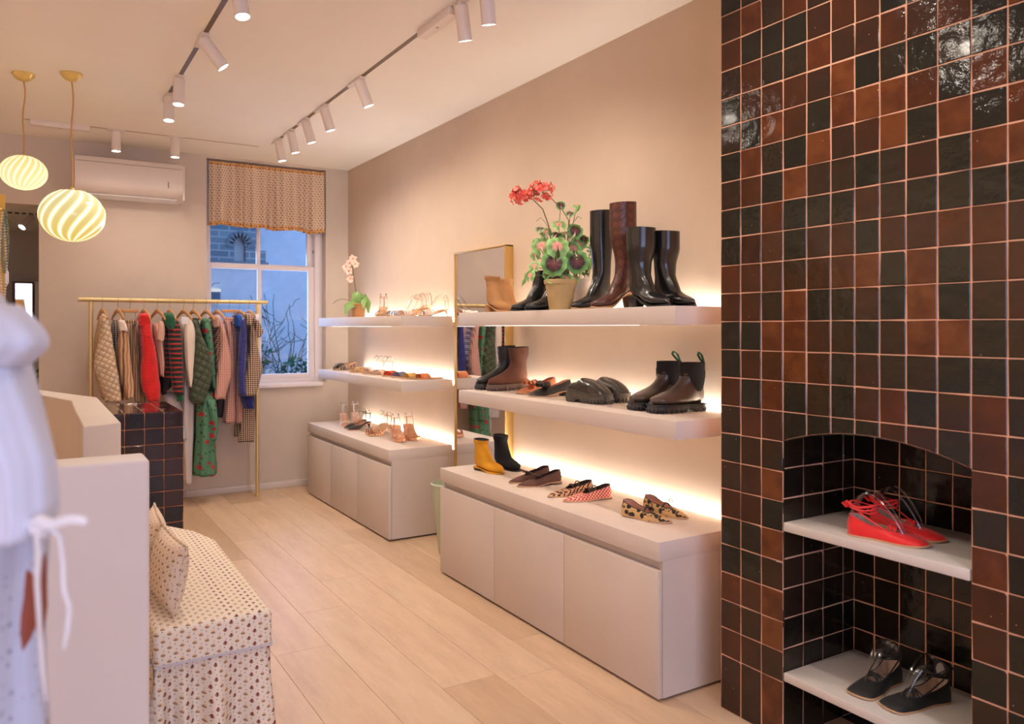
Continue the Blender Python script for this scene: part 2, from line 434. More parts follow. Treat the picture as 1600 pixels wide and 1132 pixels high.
M_track = plain('track_slot', srgb(110, 88, 66), .5)
tr = thing('ceiling_track', 'recessed dark track running along the ceiling above the shoe shelves', 'track', (1.61, 4.5, ZC))
MB().box(-.011, .011, -3.5, 1.62, -.0025, .001).build('slot', M_track, tr)
tr2 = thing('ceiling_track', 'recessed dark track running along the middle of the ceiling', 'track', (.725, 3.4, ZC))
MB().box(-.011, .011, -3.0, 1.95, -.0025, .001).build('slot', M_track, tr2)
tr3 = thing('ceiling_track', 'pale thin track crossing the ceiling in front of the back wall', 'track', (.76, 6.33, ZC))
MB().box(-.80, .78, -.008, .008, -.0025, .001).build('slot', plain('track_pale', srgb(190, 160, 136), .6), tr3)

def spot_head(x, y, along, d, label, L=.15, rad=.031, power=14, group=None, ext=.17):
    """cylinder spot on a white adapter clipped into the track"""
    t = thing('track_spotlight', label, 'spotlight', (x, y, ZC), 0, group)
    if along == 'y': MB().box(-.016, .016, -.05, ext, -.012, 0, b=.003).build('adapter', M_lamp, t)
    else: MB().box(-.06, .06, -.016, .016, -.012, 0, b=.003).build('adapter', M_lamp, t)
    MB().cyl((0, 0, -.03), (0, 0, -.006), .02, 16).build('joint', M_lamp, t)
    d = Vector(d).normalized(); s = Vector((0, 0, -.028)); e = s + d * L
    q = d.to_track_quat('Z', 'Y').to_matrix().to_4x4(); q.translation = s - d * .012
    MB().lathe([(rad * .9, 0), (rad, .003), (rad, L), (rad * .93, L + .001), (rad * .9, L - .008)], 28, q, (True, False)).build('body', M_lamp, t)
    q2 = q.copy(); q2.translation = s + d * (L - .016)
    MB().lathe([(rad * .9, 0), (rad * .88, .002), (.001, .0035)], 28, q2).build('lens', M_spot, t)
    if power: spot_lamp(e + d * .004, d, power, t)
    return t
SP = 11.5
dd = {1: (.40, -.05, -1), 2: (.33, 0, -1), 3: (.30, 0, -1), 4: (.24, 0, -1), 5: (.18, 0, -1)}
for i, (y, nm) in enumerate([(4.29, 'nearest of the five cylinder spotlights in a row above the far shelves'), (4.93, 'white cylinder spotlight tilted right, second of the row above the far shelves'),
                             (5.32, 'white cylinder spotlight in the middle of the row above the far shelves'), (5.68, 'white cylinder spotlight, second from the window in the shelf row'), (6.0, 'white cylinder spotlight nearest the curtain in the shelf row')]):
    spot_head(1.61, y, 'y', dd[i + 1], nm, power=SP)
spot_head(1.61, 3.05, 'y', (.26, .18, -1), 'large white cylinder spotlight beside the track power box', power=SP, ext=.05)
spot_head(1.61, 2.83, 'y', (.22, .2, -1), 'white cylinder spotlight cut by the top edge above the shelves', power=SP)
spot_head(.725, 4.06, 'y', (.75, -.1, -1), 'white cylinder spotlight tilted steeply to the right on the middle track', L=.16, power=SP)
spot_head(.725, 4.80, 'y', (-.06, -.1, -1), 'upright white cylinder spotlight on the middle track, in front of another', power=SP)
spot_head(.725, 5.20, 'y', (-.02, -.1, -1), 'farthest white cylinder spotlight of the middle track', power=SP)
spot_head(.725, 3.33, 'y', (.10, -.2, -1), 'white cylinder spotlight at the top edge, only its glowing disc in view', power=SP)
spot_head(.53, 6.33, 'x', (0, 0, -1), 'white spotlight above the wall air conditioner, left one', L=.14, power=SP * .7)
spot_head(.925, 6.33, 'x', (0, 0, -1), 'white spotlight just left of the curtained window', L=.14, power=SP * .7)
tr4 = thing('ceiling_track', 'unseen dark track added over the left side of the shop to carry fill spotlights', 'track', (-1.25, 2.0, ZC))  # track added out of view, only to hold the left fill lamps
MB().box(-.011, .011, -3.5, 3.6, -.0025, .001).build('slot', M_track, tr4)
for x, y, dx in ((1.61, 1.6, .3), (1.61, .4, .3), (.725, 1.9, .3), (.725, .6, .3), (1.61, -.9, .3), (.725, -.9, .3), (-1.25, 5.4, -.9), (-1.25, 4.3, -.9), (-1.25, 3.2, -.9), (-1.25, 2.1, -.9), (-1.25, 1.0, -.9), (-1.25, -.2, -.9)):  # lamps added out of view; their bounce brightens ceiling and walls
    spot_head(x, y, 'y', (dx, 0, -1), 'unseen white cylinder spotlight added on a ceiling track as fill light', group='added unseen fill spotlights', power=SP * (1.1 if dx > 0 else 3.6))

def driver(x0, x1, y0, y1, lab):
    t = thing('track_power_box', lab, 'power box', ((x0 + x1) / 2, (y0 + y1) / 2, ZC))
    hx, hy = (x1 - x0) / 2, (y1 - y0) / 2
    MB().box(-hx, hx, -hy, hy, -.038, 0, b=.003).build('housing', M_lamp, t)
    MB().cyl((0, 0, -.040), (0, 0, -.037), .007, 12).build('button', plain('button_grey', srgb(150, 145, 145), .4), t)
driver(1.585, 1.635, 3.115, 3.455, 'long white power box on the track above the near shelves')
driver(.0, .36, 6.30, 6.36, 'long white power box on the thin rear track, left of its spotlights')

# pendants
def pendant_mat(name, top, low, st_hi, st_lo, n, tw, zlo):
    nt = NT(name); v = nt.uv(obj=True); X = nt.xy(v)
    ang = nt.math('ARCTAN2', X[1], X[0]); ph = nt.math('ADD', nt.math('MULTIPLY', ang, n), nt.math('MULTIPLY', X[2], tw))
    s = nt.math('MULTIPLY_ADD', nt.math('SINE', ph), .5, .5); s = nt.math('POWER', s, 3.2)
    g = nt.n('ShaderNodeMapRange'); nt.l(X[2], g.inputs[0]); g.inputs[1].default_value = -zlo; g.inputs[2].default_value = zlo
    base = nt.mix(g.outputs[0], low, top); col = nt.mix(s, base, (1, .93, .62))
    nt.l(col, nt.p.inputs['Emission Color']); nt.l(nt.math('MULTIPLY_ADD', s, st_hi - st_lo, st_lo), nt.p.inputs['Emission Strength'])
    nt.col(nt.mix(.8, col, (.2, .17, .08))); nt.set(Roughness=.12); nt.bump(s, .4, .004); return nt.m
M_globeA = pendant_mat('swirl_glass_yellow', (.86, .66, .22), (.98, .86, .42), .80, .50, 20, -90, .11)
M_globeB = pendant_mat('swirl_glass_cream', (.80, .78, .44), (.90, .66, .14), .95, .40, 14, -62, .15)
M_canopy = plain('canopy_gold', srgb(226, 196, 120), .3, .35)
M_cord = plain('cord_gold', srgb(196, 146, 84), .7, bump=.3)
def pendant(px, py, gx, gy, rx, ry, mat, lab, scale=1.0):
    top = at(px, py, z=ZC); Z = top.x * SN + top.y * CS
    k = Z / FPX; L = (gx - 800) * k; zc = CAM_H + (HY - gy) * k
    c = Vector((Z * SN + L * CS, Z * CS - L * SN, zc)); a, b_ = rx * k, ry * k
    t = thing('pendant_lamp', lab, 'lamp', (c.x, c.y, ZC))
    off = Vector((top.x - c.x, top.y - c.y, 0))
    q = Matrix.Translation((off.x, off.y, 0))
    MB().lathe([(.056, 0), (.058, -.006), (.050, -.022), (.034, -.036), (.016, -.044), (.004, -.046)], 28, q, (True, True)).build('canopy', M_canopy, t)
    zz = zc - ZC; pts = []
    for i in range(25):
        u = i / 24; z = -.044 + (zz + b_ * .97 + .044) * u
        o = off * (1 - u) ** 1.3; wob = .010 * math.sin(u * 9) * (1 - u) * (1 if u > .02 else 0)
        pts.append((o.x + wob * CS, o.y - wob * SN, z))
    MB().tube(pts, .0045, 6).build('cord', M_cord, t)
    prof = [(a * math.sin(th), zz + b_ * math.cos(th)) for th in [R(24) + (math.pi - R(24)) * i / 26 for i in range(27)]]
    prof[-1] = (.0005, prof[-1][1])
    shade = MB(); shade.loft([[(r * math.cos(2 * math.pi * j / 56), r * math.sin(2 * math.pi * j / 56), z - zz) for j in range(56)] for r, z in prof], (True, True))
    shade.build('glass_shade', mat, t, (0, 0, zz))
    MB().lathe([(a * .42, zz + b_ * .905), (a * .40, zz + b_ * .93), (.012, zz + b_ * .965), (.008, zz + b_ * 1.06), (.004, zz + b_ * 1.08)], 28).build('collar', M_canopy, t)
pendant(37, 115, 37, 270, 33, 27, M_globeA, 'smaller yellow swirled glass globe pendant, left one', 1)
pendant(112, 115, 113, 337, 47, 41, M_globeB, 'larger cream and yellow swirled glass globe pendant, lower right one', 1)

# ================================================================ garden window
M_frame = plain('window_paint', srgb(226, 216, 218), .45)
win = bpy.data.objects.new('window_1', None); C.objects.link(win); win.location = (1.755, 7.0, .9)
struct(win, 'white painted sash window looking on the blue dusk garden', 'window')
def W(x0, x1, y0, y1, z0, z1, name, mat=M_frame, b=.004):
    MB().box(x0 - 1.755, x1 - 1.755, y0 - 7.0, y1 - 7.0, z0 - .9, z1 - .9, b=b).build(name, mat, win)
W(1.249, 1.275, 6.96, 7.09, .9, 2.80, 'frame'); W(2.19, 2.262, 6.97, 7.09, .9, 2.80, 'frame'); W(1.27, 2.19, 6.97, 7.09, 2.74, 2.80, 'frame')
W(1.243, 2.19, 6.97, 7.09, .90, .935, 'frame')
# lower sash (inner) and upper sash (outer)
for (ya, yb, z0, z1, nm) in ((6.985, 7.02, .935, 1.935, 'lower_sash'), (7.025, 7.06, 1.90, 2.74, 'upper_sash')):
    mb = MB(); mb.box(1.275, 1.305, ya, yb, z0, z1, b=.003); mb.box(2.135, 2.19, ya, yb, z0, z1, b=.003)
    mb.box(1.30, 2.14, ya, yb, z0, z0 + .045, b=.003); mb.box(1.30, 2.14, ya, yb, z1 - .04, z1, b=.003)
    mb.box(1.690, 1.722, ya, yb, z0 + .04, z1 - .03, b=.003)
    for i, p in enumerate(mb.v): mb.v[i] = p - Vector((1.755, 7.0, .9))
    s = mb.build(nm, M_frame, win)
    for xa, xb in ((1.305, 1.690), (1.722, 2.135)):
        MB().box(xa - 1.755, xb - 1.755, (ya + yb) / 2 - 7.0 - .002, (ya + yb) / 2 - 7.0 + .002, z0 + .045 - .9, z1 - .04 - .9).build('pane', glassy('window_glass', ior=1.35), s)
MB().cyl((.435 , .012, 1.16), (.435, .012, 1.19), .008, 8).build('sash_catch', plain('catch_grey', srgb(120, 120, 130), .4, .5), win)
sill = MB().box(1.235, 2.225, 6.845, 6.99, .868, .905, b=.006).build('trim_1', M_frame); struct(sill, 'white window sill board under the garden window', 'window sill')

# curtain: gathered cafe curtain on a rod
def dots_mat(name, base, dot, sc_, dotr=.22, base2=None, trans=0):
    n = NT(name); v = n.uv((sc_, sc_, 1)); X = n.xy(v)
    row = n.math('FLOOR', X[1]); sh = n.math('MULTIPLY', n.math('MODULO', row, 2), .5)
    fx = n.math('SUBTRACT', n.math('FRACT', n.math('ADD', X[0], sh)), .5); fy = n.math('SUBTRACT', n.math('FRACT', X[1]), .5)
    d = n.math('SQRT', n.math('ADD', n.math('MULTIPLY', fx, fx), n.math('MULTIPLY', fy, fy)))
    m = n.math('LESS_THAN', d, dotr)
    n.col(n.mix(m, base, dot)); n.set(Roughness=.9)
    return n.m
M_curtain = dots_mat('curtain_print', srgb(230, 206, 178), srgb(158, 118, 100), 46, .24)
M_hem = dots_mat('curtain_hem_print', srgb(226, 176, 112), srgb(160, 96, 70), 40, .26)
cur = thing('cafe_curtain', 'gathered short patterned curtain across the top of the garden window', 'curtain', (1.755, 6.905, 2.4))
def cw(u, v):
    x = -.485 + .985 * u
    a = .013 + .012 * v
    fo = a * math.sin(u * 95 + 1.4 * math.sin(u * 23)) + .020 * v * math.sin(u * 37 + 1) + .020 * v * math.sin(u * 17)
    return x, fo
def curt(u, v, z0, z1, off=0):
    x, fo = cw(u, v); z = z1 + (z0 - z1) * v
    return (x + .004 * math.sin(u * 60) * v, fo + off, z - (.008 * math.sin(u * 21 + 2) * v) - .018 * u * v)
for nm, z0, z1, m, va, vb in (('heading', .355, .385, M_hem, 0, .06), ('cloth', -.115, .356, M_curtain, .06, .93), ('hem', -.150, -.115, M_hem, .93, 1)):
    mb = MB(); nu = 190; nv = 14 if nm == 'cloth' else 2
    f = lambda u, v: (lambda q: (q[0], q[1], z1 + (z0 - z1) * v - (.008 * math.sin(u * 21 + 2) + .018 * u) * (va + (vb - va) * v)))(curt(u, va + (vb - va) * v, 0, 1))
    mb.grid(f, nu, nv); n0 = len(mb.v)
    mb.grid(lambda u, v: (lambda q: (q[0], q[1] + .0025, q[2]))(f(u, v)), nu, nv)
    mb.build(nm, m, cur, angle=180, uv='xz')
MB().cyl((-.506, .022, .350), (.507, .022, .350), .006, 10).build('curtain_rod', M_frame, cur)

# ================================================================ garden outside
M_outwall = plain('painted_garden_wall', (.74, .78, .82), .8, var=.05, bump=.3, bscale=14)
mb = MB(); mb.box(1.15, 5.2, 9.6, 9.75, -.2, 4.6); g1 = mb.build('trim_2', M_outwall, smooth=False); struct(g1, 'pale painted garden wall outside the window', 'wall')
g2 = MB().box(1.15, 5.2, 7.1, 9.75, -.25, -.1).build('trim_3', plain('garden_ground', srgb(90, 90, 90), .9, var=.2)); struct(g2, 'garden ground outside the window', 'ground')
def brick_mat(name, c1, c2, mortar):
    n = NT(name); v = n.uv((1, 1, 1)); b = n.n('ShaderNodeTexBrick'); n.l(v, b.inputs['Vector'])
    b.inputs['Color1'].default_value = (*c1, 1); b.inputs['Color2'].default_value = (*c2, 1); b.inputs['Mortar'].default_value = (*mortar, 1)
    b.inputs['Scale'].default_value = 1; b.inputs['Brick Width'].default_value = .22; b.inputs['Row Height'].default_value = .075; b.inputs['Mortar Size'].default_value = .008
    n.col(b.outputs['Color']); n.set(Roughness=.9); n.bump(b.outputs['Fac'], -.5, .01); return n.m
M_brick = brick_mat('stock_brick', (.22, .32, .36), (.13, .21, .26), (.38, .44, .46))
YO = 9.15
bl = thing('brick_outbuilding', 'small dark brick building with arched window seen through the upper left pane', 'building', (1.9, YO, 0))
tl = at(300, 330, Y=YO); br = at(402, 410, Y=YO); stp = at(416, 392, Y=YO)
wa, wb = at(366, 408, Y=YO), at(384, 378, Y=YO)
mb = MB(); o3 = Vector((1.9, YO, 0))
zb = br.z; zt = 3.6
mb.box(1.2 - 1.9, wa.x - 1.9, 0, .4, zb, zt); mb.box(wb.x - 1.9, br.x - 1.9, 0, .4, zb, zt)
hw = (wb.x - wa.x) / 2; cxw = (wa.x + wb.x) / 2 - 1.9
for i in range(10):
    t0, t1 = -1 + .2 * i, -.8 + .2 * i; za = wb.z + .1 * math.sqrt(max(0, 1 - t0 * t0)) - .06; zc_ = wb.z + .1 * math.sqrt(max(0, 1 - t1 * t1)) - .06
    mb.add([(cxw + t0 * hw, 0, za), (cxw + t1 * hw, 0, zc_), (cxw + t1 * hw, .4, zc_), (cxw + t0 * hw, .4, za), (cxw + t0 * hw, 0, zt), (cxw + t1 * hw, 0, zt), (cxw + t1 * hw, .4, zt), (cxw + t0 * hw, .4, zt)],
           [(0, 1, 2, 3), (4, 7, 6, 5), (0, 4, 5, 1), (3, 2, 6, 7)])
mb.build('brick_wall', M_brick, bl, smooth=False)
MB().box(br.x - 1.9, stp.x - 1.9, .02, .4, zb, stp.z).build('brick_pier', M_brick, bl, smooth=False)
MB().box(1.2 - 1.9, stp.x - 1.9 + .02, -.04, .42, zb - .06, zb, b=.005).build('stone_ledge', plain('ledge_stone', srgb(120, 132, 140), .8), bl)
MB().box(wa.x - 1.9, wb.x - 1.9, .10, .12, zb, wb.z + .06).build('arched_pane', plain('pane_pale', srgb(214, 222, 226), .3), bl)
mb = MB()
for i in range(9):   # arch voussoirs
    a = R(180 - 20 * i - 10); mb.box(-.028, .028, -.012, .02, .0, .075, Matrix.Translation((cxw + math.cos(a) * hw * 1.25, -.002, wb.z - .06 + math.sin(a) * .10)) @ Matrix.Rotation(math.pi / 2 - a, 4, 'Y'))
mb.build('arch_brick', plain('arch_brick', srgb(120, 134, 140), .9), bl, smooth=False)
MB().box(1.2 - 1.9, stp.x - 1.9, .0, .4, -.1, zb - .06).build('rendered_base', M_outwall, bl, smooth=False)
# the garden wall lamp
p = at(335, 460, Y=9.1)
t = thing('outdoor_wall_lamp', 'small white topped lamp box outside, left above the clothes rail', 'lamp', (p.x, 9.1, p.z))
MB().box(-.055, .055, -.05, .05, -.09, .025, b=.008).build('housing', plain('lamp_blue_grey', srgb(90, 110, 130), .4), t)
MB().box(-.06, .06, -.056, .05, .025, .06, b=.012).build('lamp_cover', emit('cover_glow', (.85, .93, 1), .45), t)
# climbers
M_twig = plain('twig', srgb(96, 100, 92), .9)
M_leafd = plain('leaf_garden', srgb(66, 128, 92), .6, var=.3); M_leafy = plain('leaf_yellowgreen', srgb(150, 160, 90), .6, var=.2)
cl = thing('climbing_shrub', 'bare twiggy climber against the garden wall outside the window', 'plant', (2.6, 8.9, -.1))
tw = MB(); rnd = random.Random(3)
for i in range(26):
    x = rnd.uniform(-.85, .45); y = rnd.uniform(-.1, .15); z = 0; pts = [(x, y, z)]; dx = rnd.uniform(-.03, .03)
    H_ = rnd.uniform(1.2, 1.85)
    while z < H_:
        z += .11; dx += rnd.uniform(-.03, .03); x += dx; dx *= .8; pts.append((x, y + rnd.uniform(-.01, .01), z))
        if rnd.random() < .35:
            q = Vector(pts[-1]); e = [q]; 
            s_ = rnd.choice((-1, 1))
            for k in range(4): e.append(e[-1] + Vector((s_ * rnd.uniform(.02, .07), rnd.uniform(-.02, .02), rnd.uniform(.0, .07))))
            tw.tube(e, .0035, 4)
    tw.tube(pts, [.009 * (1 - .7 * i / len(pts)) for i in range(len(pts))], 4)
tw.build('twigs', M_twig, cl)
def leaf(mb, p, d, up, L, Wd):
    d = Vector(d).normalized(); s = d.cross(Vector(up)).normalized(); n = s.cross(d)
    mb.add([p, p + d * L * .45 + s * Wd - n * L * .05, p + d * L, p + d * L * .45 - s * Wd - n * L * .05, p + d * L * .45 + n * L * .06], [(0, 1, 4), (1, 2, 4), (2, 3, 4), (3, 0, 4)])
for nm, m, zz, N in (('leaves', M_leafd, .0, 420), ('pale_leaves', M_leafy, .0, 90)):
    lf = MB()
    for i in range(N):
        cx = rnd.choice((-.75, -.62, -.45, -.1, .1)); q = Vector((cx + rnd.gauss(0, .09), -.15 + rnd.gauss(0, .06), rnd.uniform(.55, 1.12) if cx > -.5 else rnd.uniform(.6, 1.28)))
        leaf(lf, q, (rnd.uniform(-1, 1), rnd.uniform(-1, .2), rnd.uniform(-.4, .8)), (0, .3, 1), rnd.uniform(.05, .11), rnd.uniform(.02, .04))
    o = lf.build(nm, m, cl)
for sx in (-.72, -.5, 0.02): MB().tube([(sx, -.15, 0), (sx + .02, -.16, .5), (sx, -.15, 1.0)], .012, 6).build('stem', M_twig, cl)

# ================================================================ passage behind the doorway
zc = 2.45; YF = 10.2
st = MB(); st.box(-1.2, 1.15, YF, YF + .1, 0, 2.6); struct(st.build('wall_passage', M_back, smooth=False), 'dim beige end wall of the back room', 'wall')
struct(MB().box(-1.3, -1.2, 7.1, YF, 0, 2.6).build('wall_passage_left', M_back), 'left wall of the back room', 'wall')
struct(MB().box(1.05, 1.15, 7.1, YF, 0, 2.6).build('wall_passage_right', M_back), 'right wall of the back room', 'wall')
pc = struct(MB().box(-1.3, 1.15, 7.1, YF + .1, zc, zc + .2).build('ceiling_passage', M_ceil), 'lower ceiling of the back room', 'ceiling')
p = at(28, 333, z=zc)
t = thing('air_vent', 'row of dark slots in the ceiling beyond the doorway', 'vent', (p.x, p.y, zc))
for i in range(7): MB().box(-.19 + i * .055, -.155 + i * .055, -.05, .05, -.003, .001).build('slot', M_dark, t)
p = at(34, 352, z=zc - .1)
t = thing('track_spotlight', 'white cylinder spotlight in the back room beyond the doorway', 'spotlight', (p.x + .08, p.y, zc))
MB().cyl((0, 0, -.02), (0, 0, 0), .02).build('joint', M_lamp, t)
d = Vector((-.55, -.45, -.75)).normalized(); q = d.to_track_quat('Z', 'Y').to_matrix().to_4x4(); q.translation = (0, 0, -.02)
MB().lathe([(.034, 0), (.036, .15), (.03, .148)], 24, q, (True, False)).build('body', M_lamp, t)
q2 = q.copy(); q2.translation = Vector((0, 0, -.02)) + d * .142
MB().lathe([(.034, 0), (.001, .002)], 24, q2).build('lens', M_spot, t)
spot_lamp(Vector((0, 0, -.02)) + d * .16, d, 34, t)
# standing mirror + white jamb in the back room
a_, b_ = at(24, 443, Y=10.1), at(52, 443, Y=10.1)
t = thing('standing_mirror', 'narrow wooden framed mirror in the back room seen through the doorway', 'mirror', ((a_.x + b_.x) / 2, 10.1, 0))
hw = (b_.x - a_.x) / 2; M_wfr = plain('frame_walnut', srgb(120, 84, 60), .5)
MB().box(-hw - .03, -hw, -.02, .03, .02, a_.z, b=.003).box(hw - .012, hw, -.02, .03, .02, a_.z, b=.003).box(-hw - .03, hw, -.02, .03, a_.z, a_.z + .02, b=.003).box(-hw - .03, hw, -.02, .03, 0, .03, b=.003).build('frame', M_wfr, t)
MB().box(-hw, hw - .01, .0, .01, .03, a_.z).build('mirror_glass', M_mirror, t)
c_ = at(62, 443, Y=10.0)
struct(MB().box(b_.x + .015, b_.x + .13, 9.95, 10.19, 0, a_.z + .02, b=.006).build('door_1', M_white), 'white door frame in the back room', 'door')
p = at(40, 602, Y=9.3)
t = thing('potted_plant', 'small plant with yellow green leaves in a dark pot beyond the desk', 'plant', (p.x, 9.3, 0))
MB().box(-.12, .12, -.12, .12, 0, p.z - .16, b=.01).build('plinth', M_beige, t)
MB().lathe([(.07, p.z - .16), (.10, p.z + .02), (.09, p.z + .02), (.07, p.z)], 20).build('pot', plain('pot_black', srgb(30, 30, 30), .4), t)
lf = MB(); lf2 = MB()
for i in range(46):
    a = rnd.uniform(0, 6.28); e = rnd.uniform(-.1, 1.2)
    leaf(lf if i % 2 else lf2, Vector((.04 * math.cos(a), .04 * math.sin(a), p.z + rnd.uniform(0, .08))), (math.cos(a), math.sin(a), e), (0, 0, 1), rnd.uniform(.10, .18), .035)
lf.build('leaves', plain('leaf_dark', srgb(40, 70, 40), .4), t); lf2.build('pale_leaves', plain('leaf_lime', srgb(170, 180, 80), .5), t)

# ================================================================ air conditioner
t = thing('air_conditioner', 'long white wall air conditioner high on the back wall', 'air conditioner', (.668, YB, 2.39))
prof = [(-.0, .0), (-.06, -.0), (-.13, .022), (-.185, .06), (-.205, .10), (-.205, .262), (-.195, .288), (-.17, .296), (0, .296)]
mb = MB(); mb.loft([[(x, y, z) for y, z in prof] for x in (-.385, -.382, .362, .365)]); mb.build('housing', M_lamp, t)
MB().box(-.380, .360, -.2075, -.18, .248, .2515).build('panel_seam', plain('seam_shadow', srgb(150, 130, 116), .7), t)
MB().box(.365, .383, -.200, -.0, .008, .286, b=.012).build('end_cap', M_lamp, t)
MB().loft([[(x, -.07, -.002), (x, -.07, -.008), (x, -.135, .014), (x, -.135, .020)] for x in (-.33, .33)]).build('air_flap', M_white, t)
MB().box(.255, .263, -.208, -.204, .04 + .055, .09 + .055).build('indicator', plain('indicator_grey', srgb(150, 130, 116), .5), t)

# ================================================================ shelves, cabinets, mirror
def shelf(y0, y1, ztop, zbot, lab, under=False):
    t = thing('wall_shelf', lab, 'shelf', (XR, (y0 + y1) / 2, zbot)); h = (y1 - y0) / 2; H_ = ztop - zbot
    MB().box(2.063 - XR, 2.442 - XR, -h, h, 0, H_, b=.002).build('board', M_beige, t)
    MB().box(2.44 - XR, -.0005, -h, h, 0, .03).build('wall_cleat', M_beige, t)
    MB().box(2.4425 - XR, 2.4605 - XR, -h + .03, h - .03, H_ - .02, H_ - .012).build('light_strip', M_led, t)
    if under:
        MB().box(2.095 - XR, 2.102 - XR, -h + .25, h - .25, -.0015, .0005).build('light_strip', emit('led_strip_soft', (1, .93, .85), 2), t)
shelf(2.19, 3.94, 1.472, 1.400, 'top floating shelf of the near bay, holding tall boots and geranium', True)
shelf(2.19, 3.94, 1.037, .965, 'middle floating shelf of the near bay, holding chunky boots and clogs')
shelf(4.745, 6.47, 1.468, 1.398, 'top floating shelf of the far bay beside the window, holding orchid', True)
shelf(4.745, 6.47, 1.038, .968, 'middle floating shelf of the far bay, holding sandals and mules')

def cabinet(y0, y1, lab, nd=3):
    t = thing('low_cabinet', lab, 'cabinet', (XR, (y0 + y1) / 2, 0)); h = (y1 - y0) / 2; X0 = 1.98 - XR; H_ = .594
    MB().box(X0, -.028, -h, h, .522, H_, b=.0015).build('worktop', M_beige, t)
    MB().box(X0 + .021, -.03, -h, -h + .02, .012, .522).box(X0 + .021, -.03, h - .02, h, .012, .522).box(X0 + .04, -.03, -h + .02, h - .02, .012, .03).box(-.05, -.03, -h + .02, h - .02, .03, .52).box(X0 + .028, X0 + .04, -h + .02, h - .02, .43, .521).build('carcass', M_beige, t)
    MB().box(X0 + .05, -.03, -h + .02, h - .015, 0, .012).build('plinth', M_dark, t)
    MB().box(-.030, -.0005, -h, h, .0, .56).build('back_rail', M_beige, t)
    MB().box(-.0265, -.009, -h + .03, h - .03, H_ - .02, H_ - .012).build('light_strip', M_led, t)
    wd = 2 * h / nd
    for i in range(nd):
        MB().box(X0, X0 + .0195, -h + wd * i + .0018, -h + wd * (i + 1) - .0018, .012, .487, b=.0015).build('door', M_beige, t)
cabinet(2.19, 4.005, 'long beige low cabinet with three doors, nearest the tiled chimney')
cabinet(4.75, 6.495, 'long beige low cabinet with three doors, under the window side shelves')

t = thing('wall_mirror', 'tall brass framed mirror on the wall between the two shelf bays', 'mirror', (XR, 4.34, 0))
zt = 1.885; h = .33; fr = MB()
fr.box(-.057, -.0005, -h, -h + .009, .02, zt, b=.001).box(-.057, -.0005, h - .009, h, .02, zt, b=.001).box(-.057, -.0005, -h, h, zt - .009, zt, b=.001).box(-.057, -.0005, -h, h, .011, .02, b=.001)
fr.build('frame', M_brass, t)
MB().box(-.048, -.042, -h + .008, h - .008, .019, zt - .008).build('mirror_glass', M_mirror, t)
MB().box(-.042, -.001, -h + .008, h - .008, .0, zt - .02).build('backing', M_beige, t)

# pale green tapered bucket
t = thing('green_bucket', 'pale sage green tapered bucket standing between the two cabinets', 'bucket', (2.20, 4.33, 0))
MB().lathe([(.058, 0), (.062, .004), (.105, .40), (.110, .425), (.105, .425), (.098, .40), (.058, .02), (.001, .018)], 36).build('body', plain('sage_enamel', srgb(186, 196, 168), .35), t)
MB().lathe([(.107, .421), (.1125, .424), (.1125, .432), (.106, .434), (.104, .428)], 36, caps=(False, False)).build('rim', plain('sage_enamel_rim', srgb(198, 208, 182), .3), t)

# niche shelves
M_nshelf = plaster('niche_shelf', srgb(206, 198, 192), .03, .5)
for z1, z0, lab in ((.737, .706, 'pale plaster shelf in the tiled niche under the red ballet flats'), (.232, .203, 'pale plaster shelf in the tiled niche under the black ballet flats')):
    mb = MB().box(FX - .002, NXB - .003, NY0 + .003, NY1 - .003, z0, z1, b=.004)
    o = mb.build('niche_shelf', M_nshelf); tag(o, lab, 'shelf')

# ================================================================ desk, tiled counter, partition
t = lambda x, y: at(x, y, z=1.0)
A, B, D, E_, F, G = t(190.5, 659.6), t(153, 621), t(22, 604), t(22, 609.5), t(111, 626), t(130, 666.6)
A.x = B.x = .32; B.y = 4.945
pts = [(A.x, A.y), (B.x, B.y), (D.x, D.y), (E_.x, E_.y), (F.x, F.y)]
# slightly curved inner edge
m_ = (F + G) / 2; pts += [(m_.x - .004, m_.y), (G.x, G.y)]
dk = prism(pts, 0, 1.0, .008).build('cash_desk', M_desk, angle=50); tag(dk, 'pale plaster cash desk with angled thick walls beside the tiled counter', 'desk')

CX0, CX1, CY0, CY1, CZ = .34, .768, 4.955, 5.63, .897
tc = thing('tiled_counter', 'waist high counter block clad in dark glossy square tiles', 'counter', (CX0, CY0, 0))
g2 = plain('grout_copper', srgb(196, 128, 92), .8)
MB().box(.006, CX1 - CX0 - .0012, .0012, CY1 - CY0, 0, CZ - .0012).build('grout_core', g2, tc)
step = .1035
def fit(L, s): 
    n = []; a = L
    while a > .012: n.append((max(0, a - s), a)); a -= s
    return n
zs = fit(CZ, .0925)
for x0, x1 in fit(CX1 - CX0, step):
    for z0, z1 in zs:
        o = put_tile(tc, (0, 0, 0), UX, UZ, -UY, x1 - x0, z1 - z0, M_tilecounter, .006); o.matrix_local = Matrix.Translation(((x0 + x1) / 2, .006, (z0 + z1) / 2)) @ o.matrix_local
    for y0, y1 in [(CY1 - CY0 - b, CY1 - CY0 - a) for a, b in fit(CY1 - CY0, .103)]:
        o = put_tile(tc, (0, 0, 0), UX, UY, UZ, x1 - x0, y1 - y0, M_tilecounter, .005); o.matrix_local = Matrix.Translation(((x0 + x1) / 2, (y0 + y1) / 2, CZ - .006)) @ o.matrix_local
for y0, y1 in [(CY1 - CY0 - b, CY1 - CY0 - a) for a, b in fit(CY1 - CY0, .103)]:
    for z0, z1 in zs:
        o = put_tile(tc, (0, 0, 0), UY, UZ, UX, y1 - y0, z1 - z0, M_tilecounter, .006); o.matrix_local = Matrix.Translation((CX1 - CX0 - .006, (y0 + y1) / 2, (z0 + z1) / 2)) @ o.matrix_local

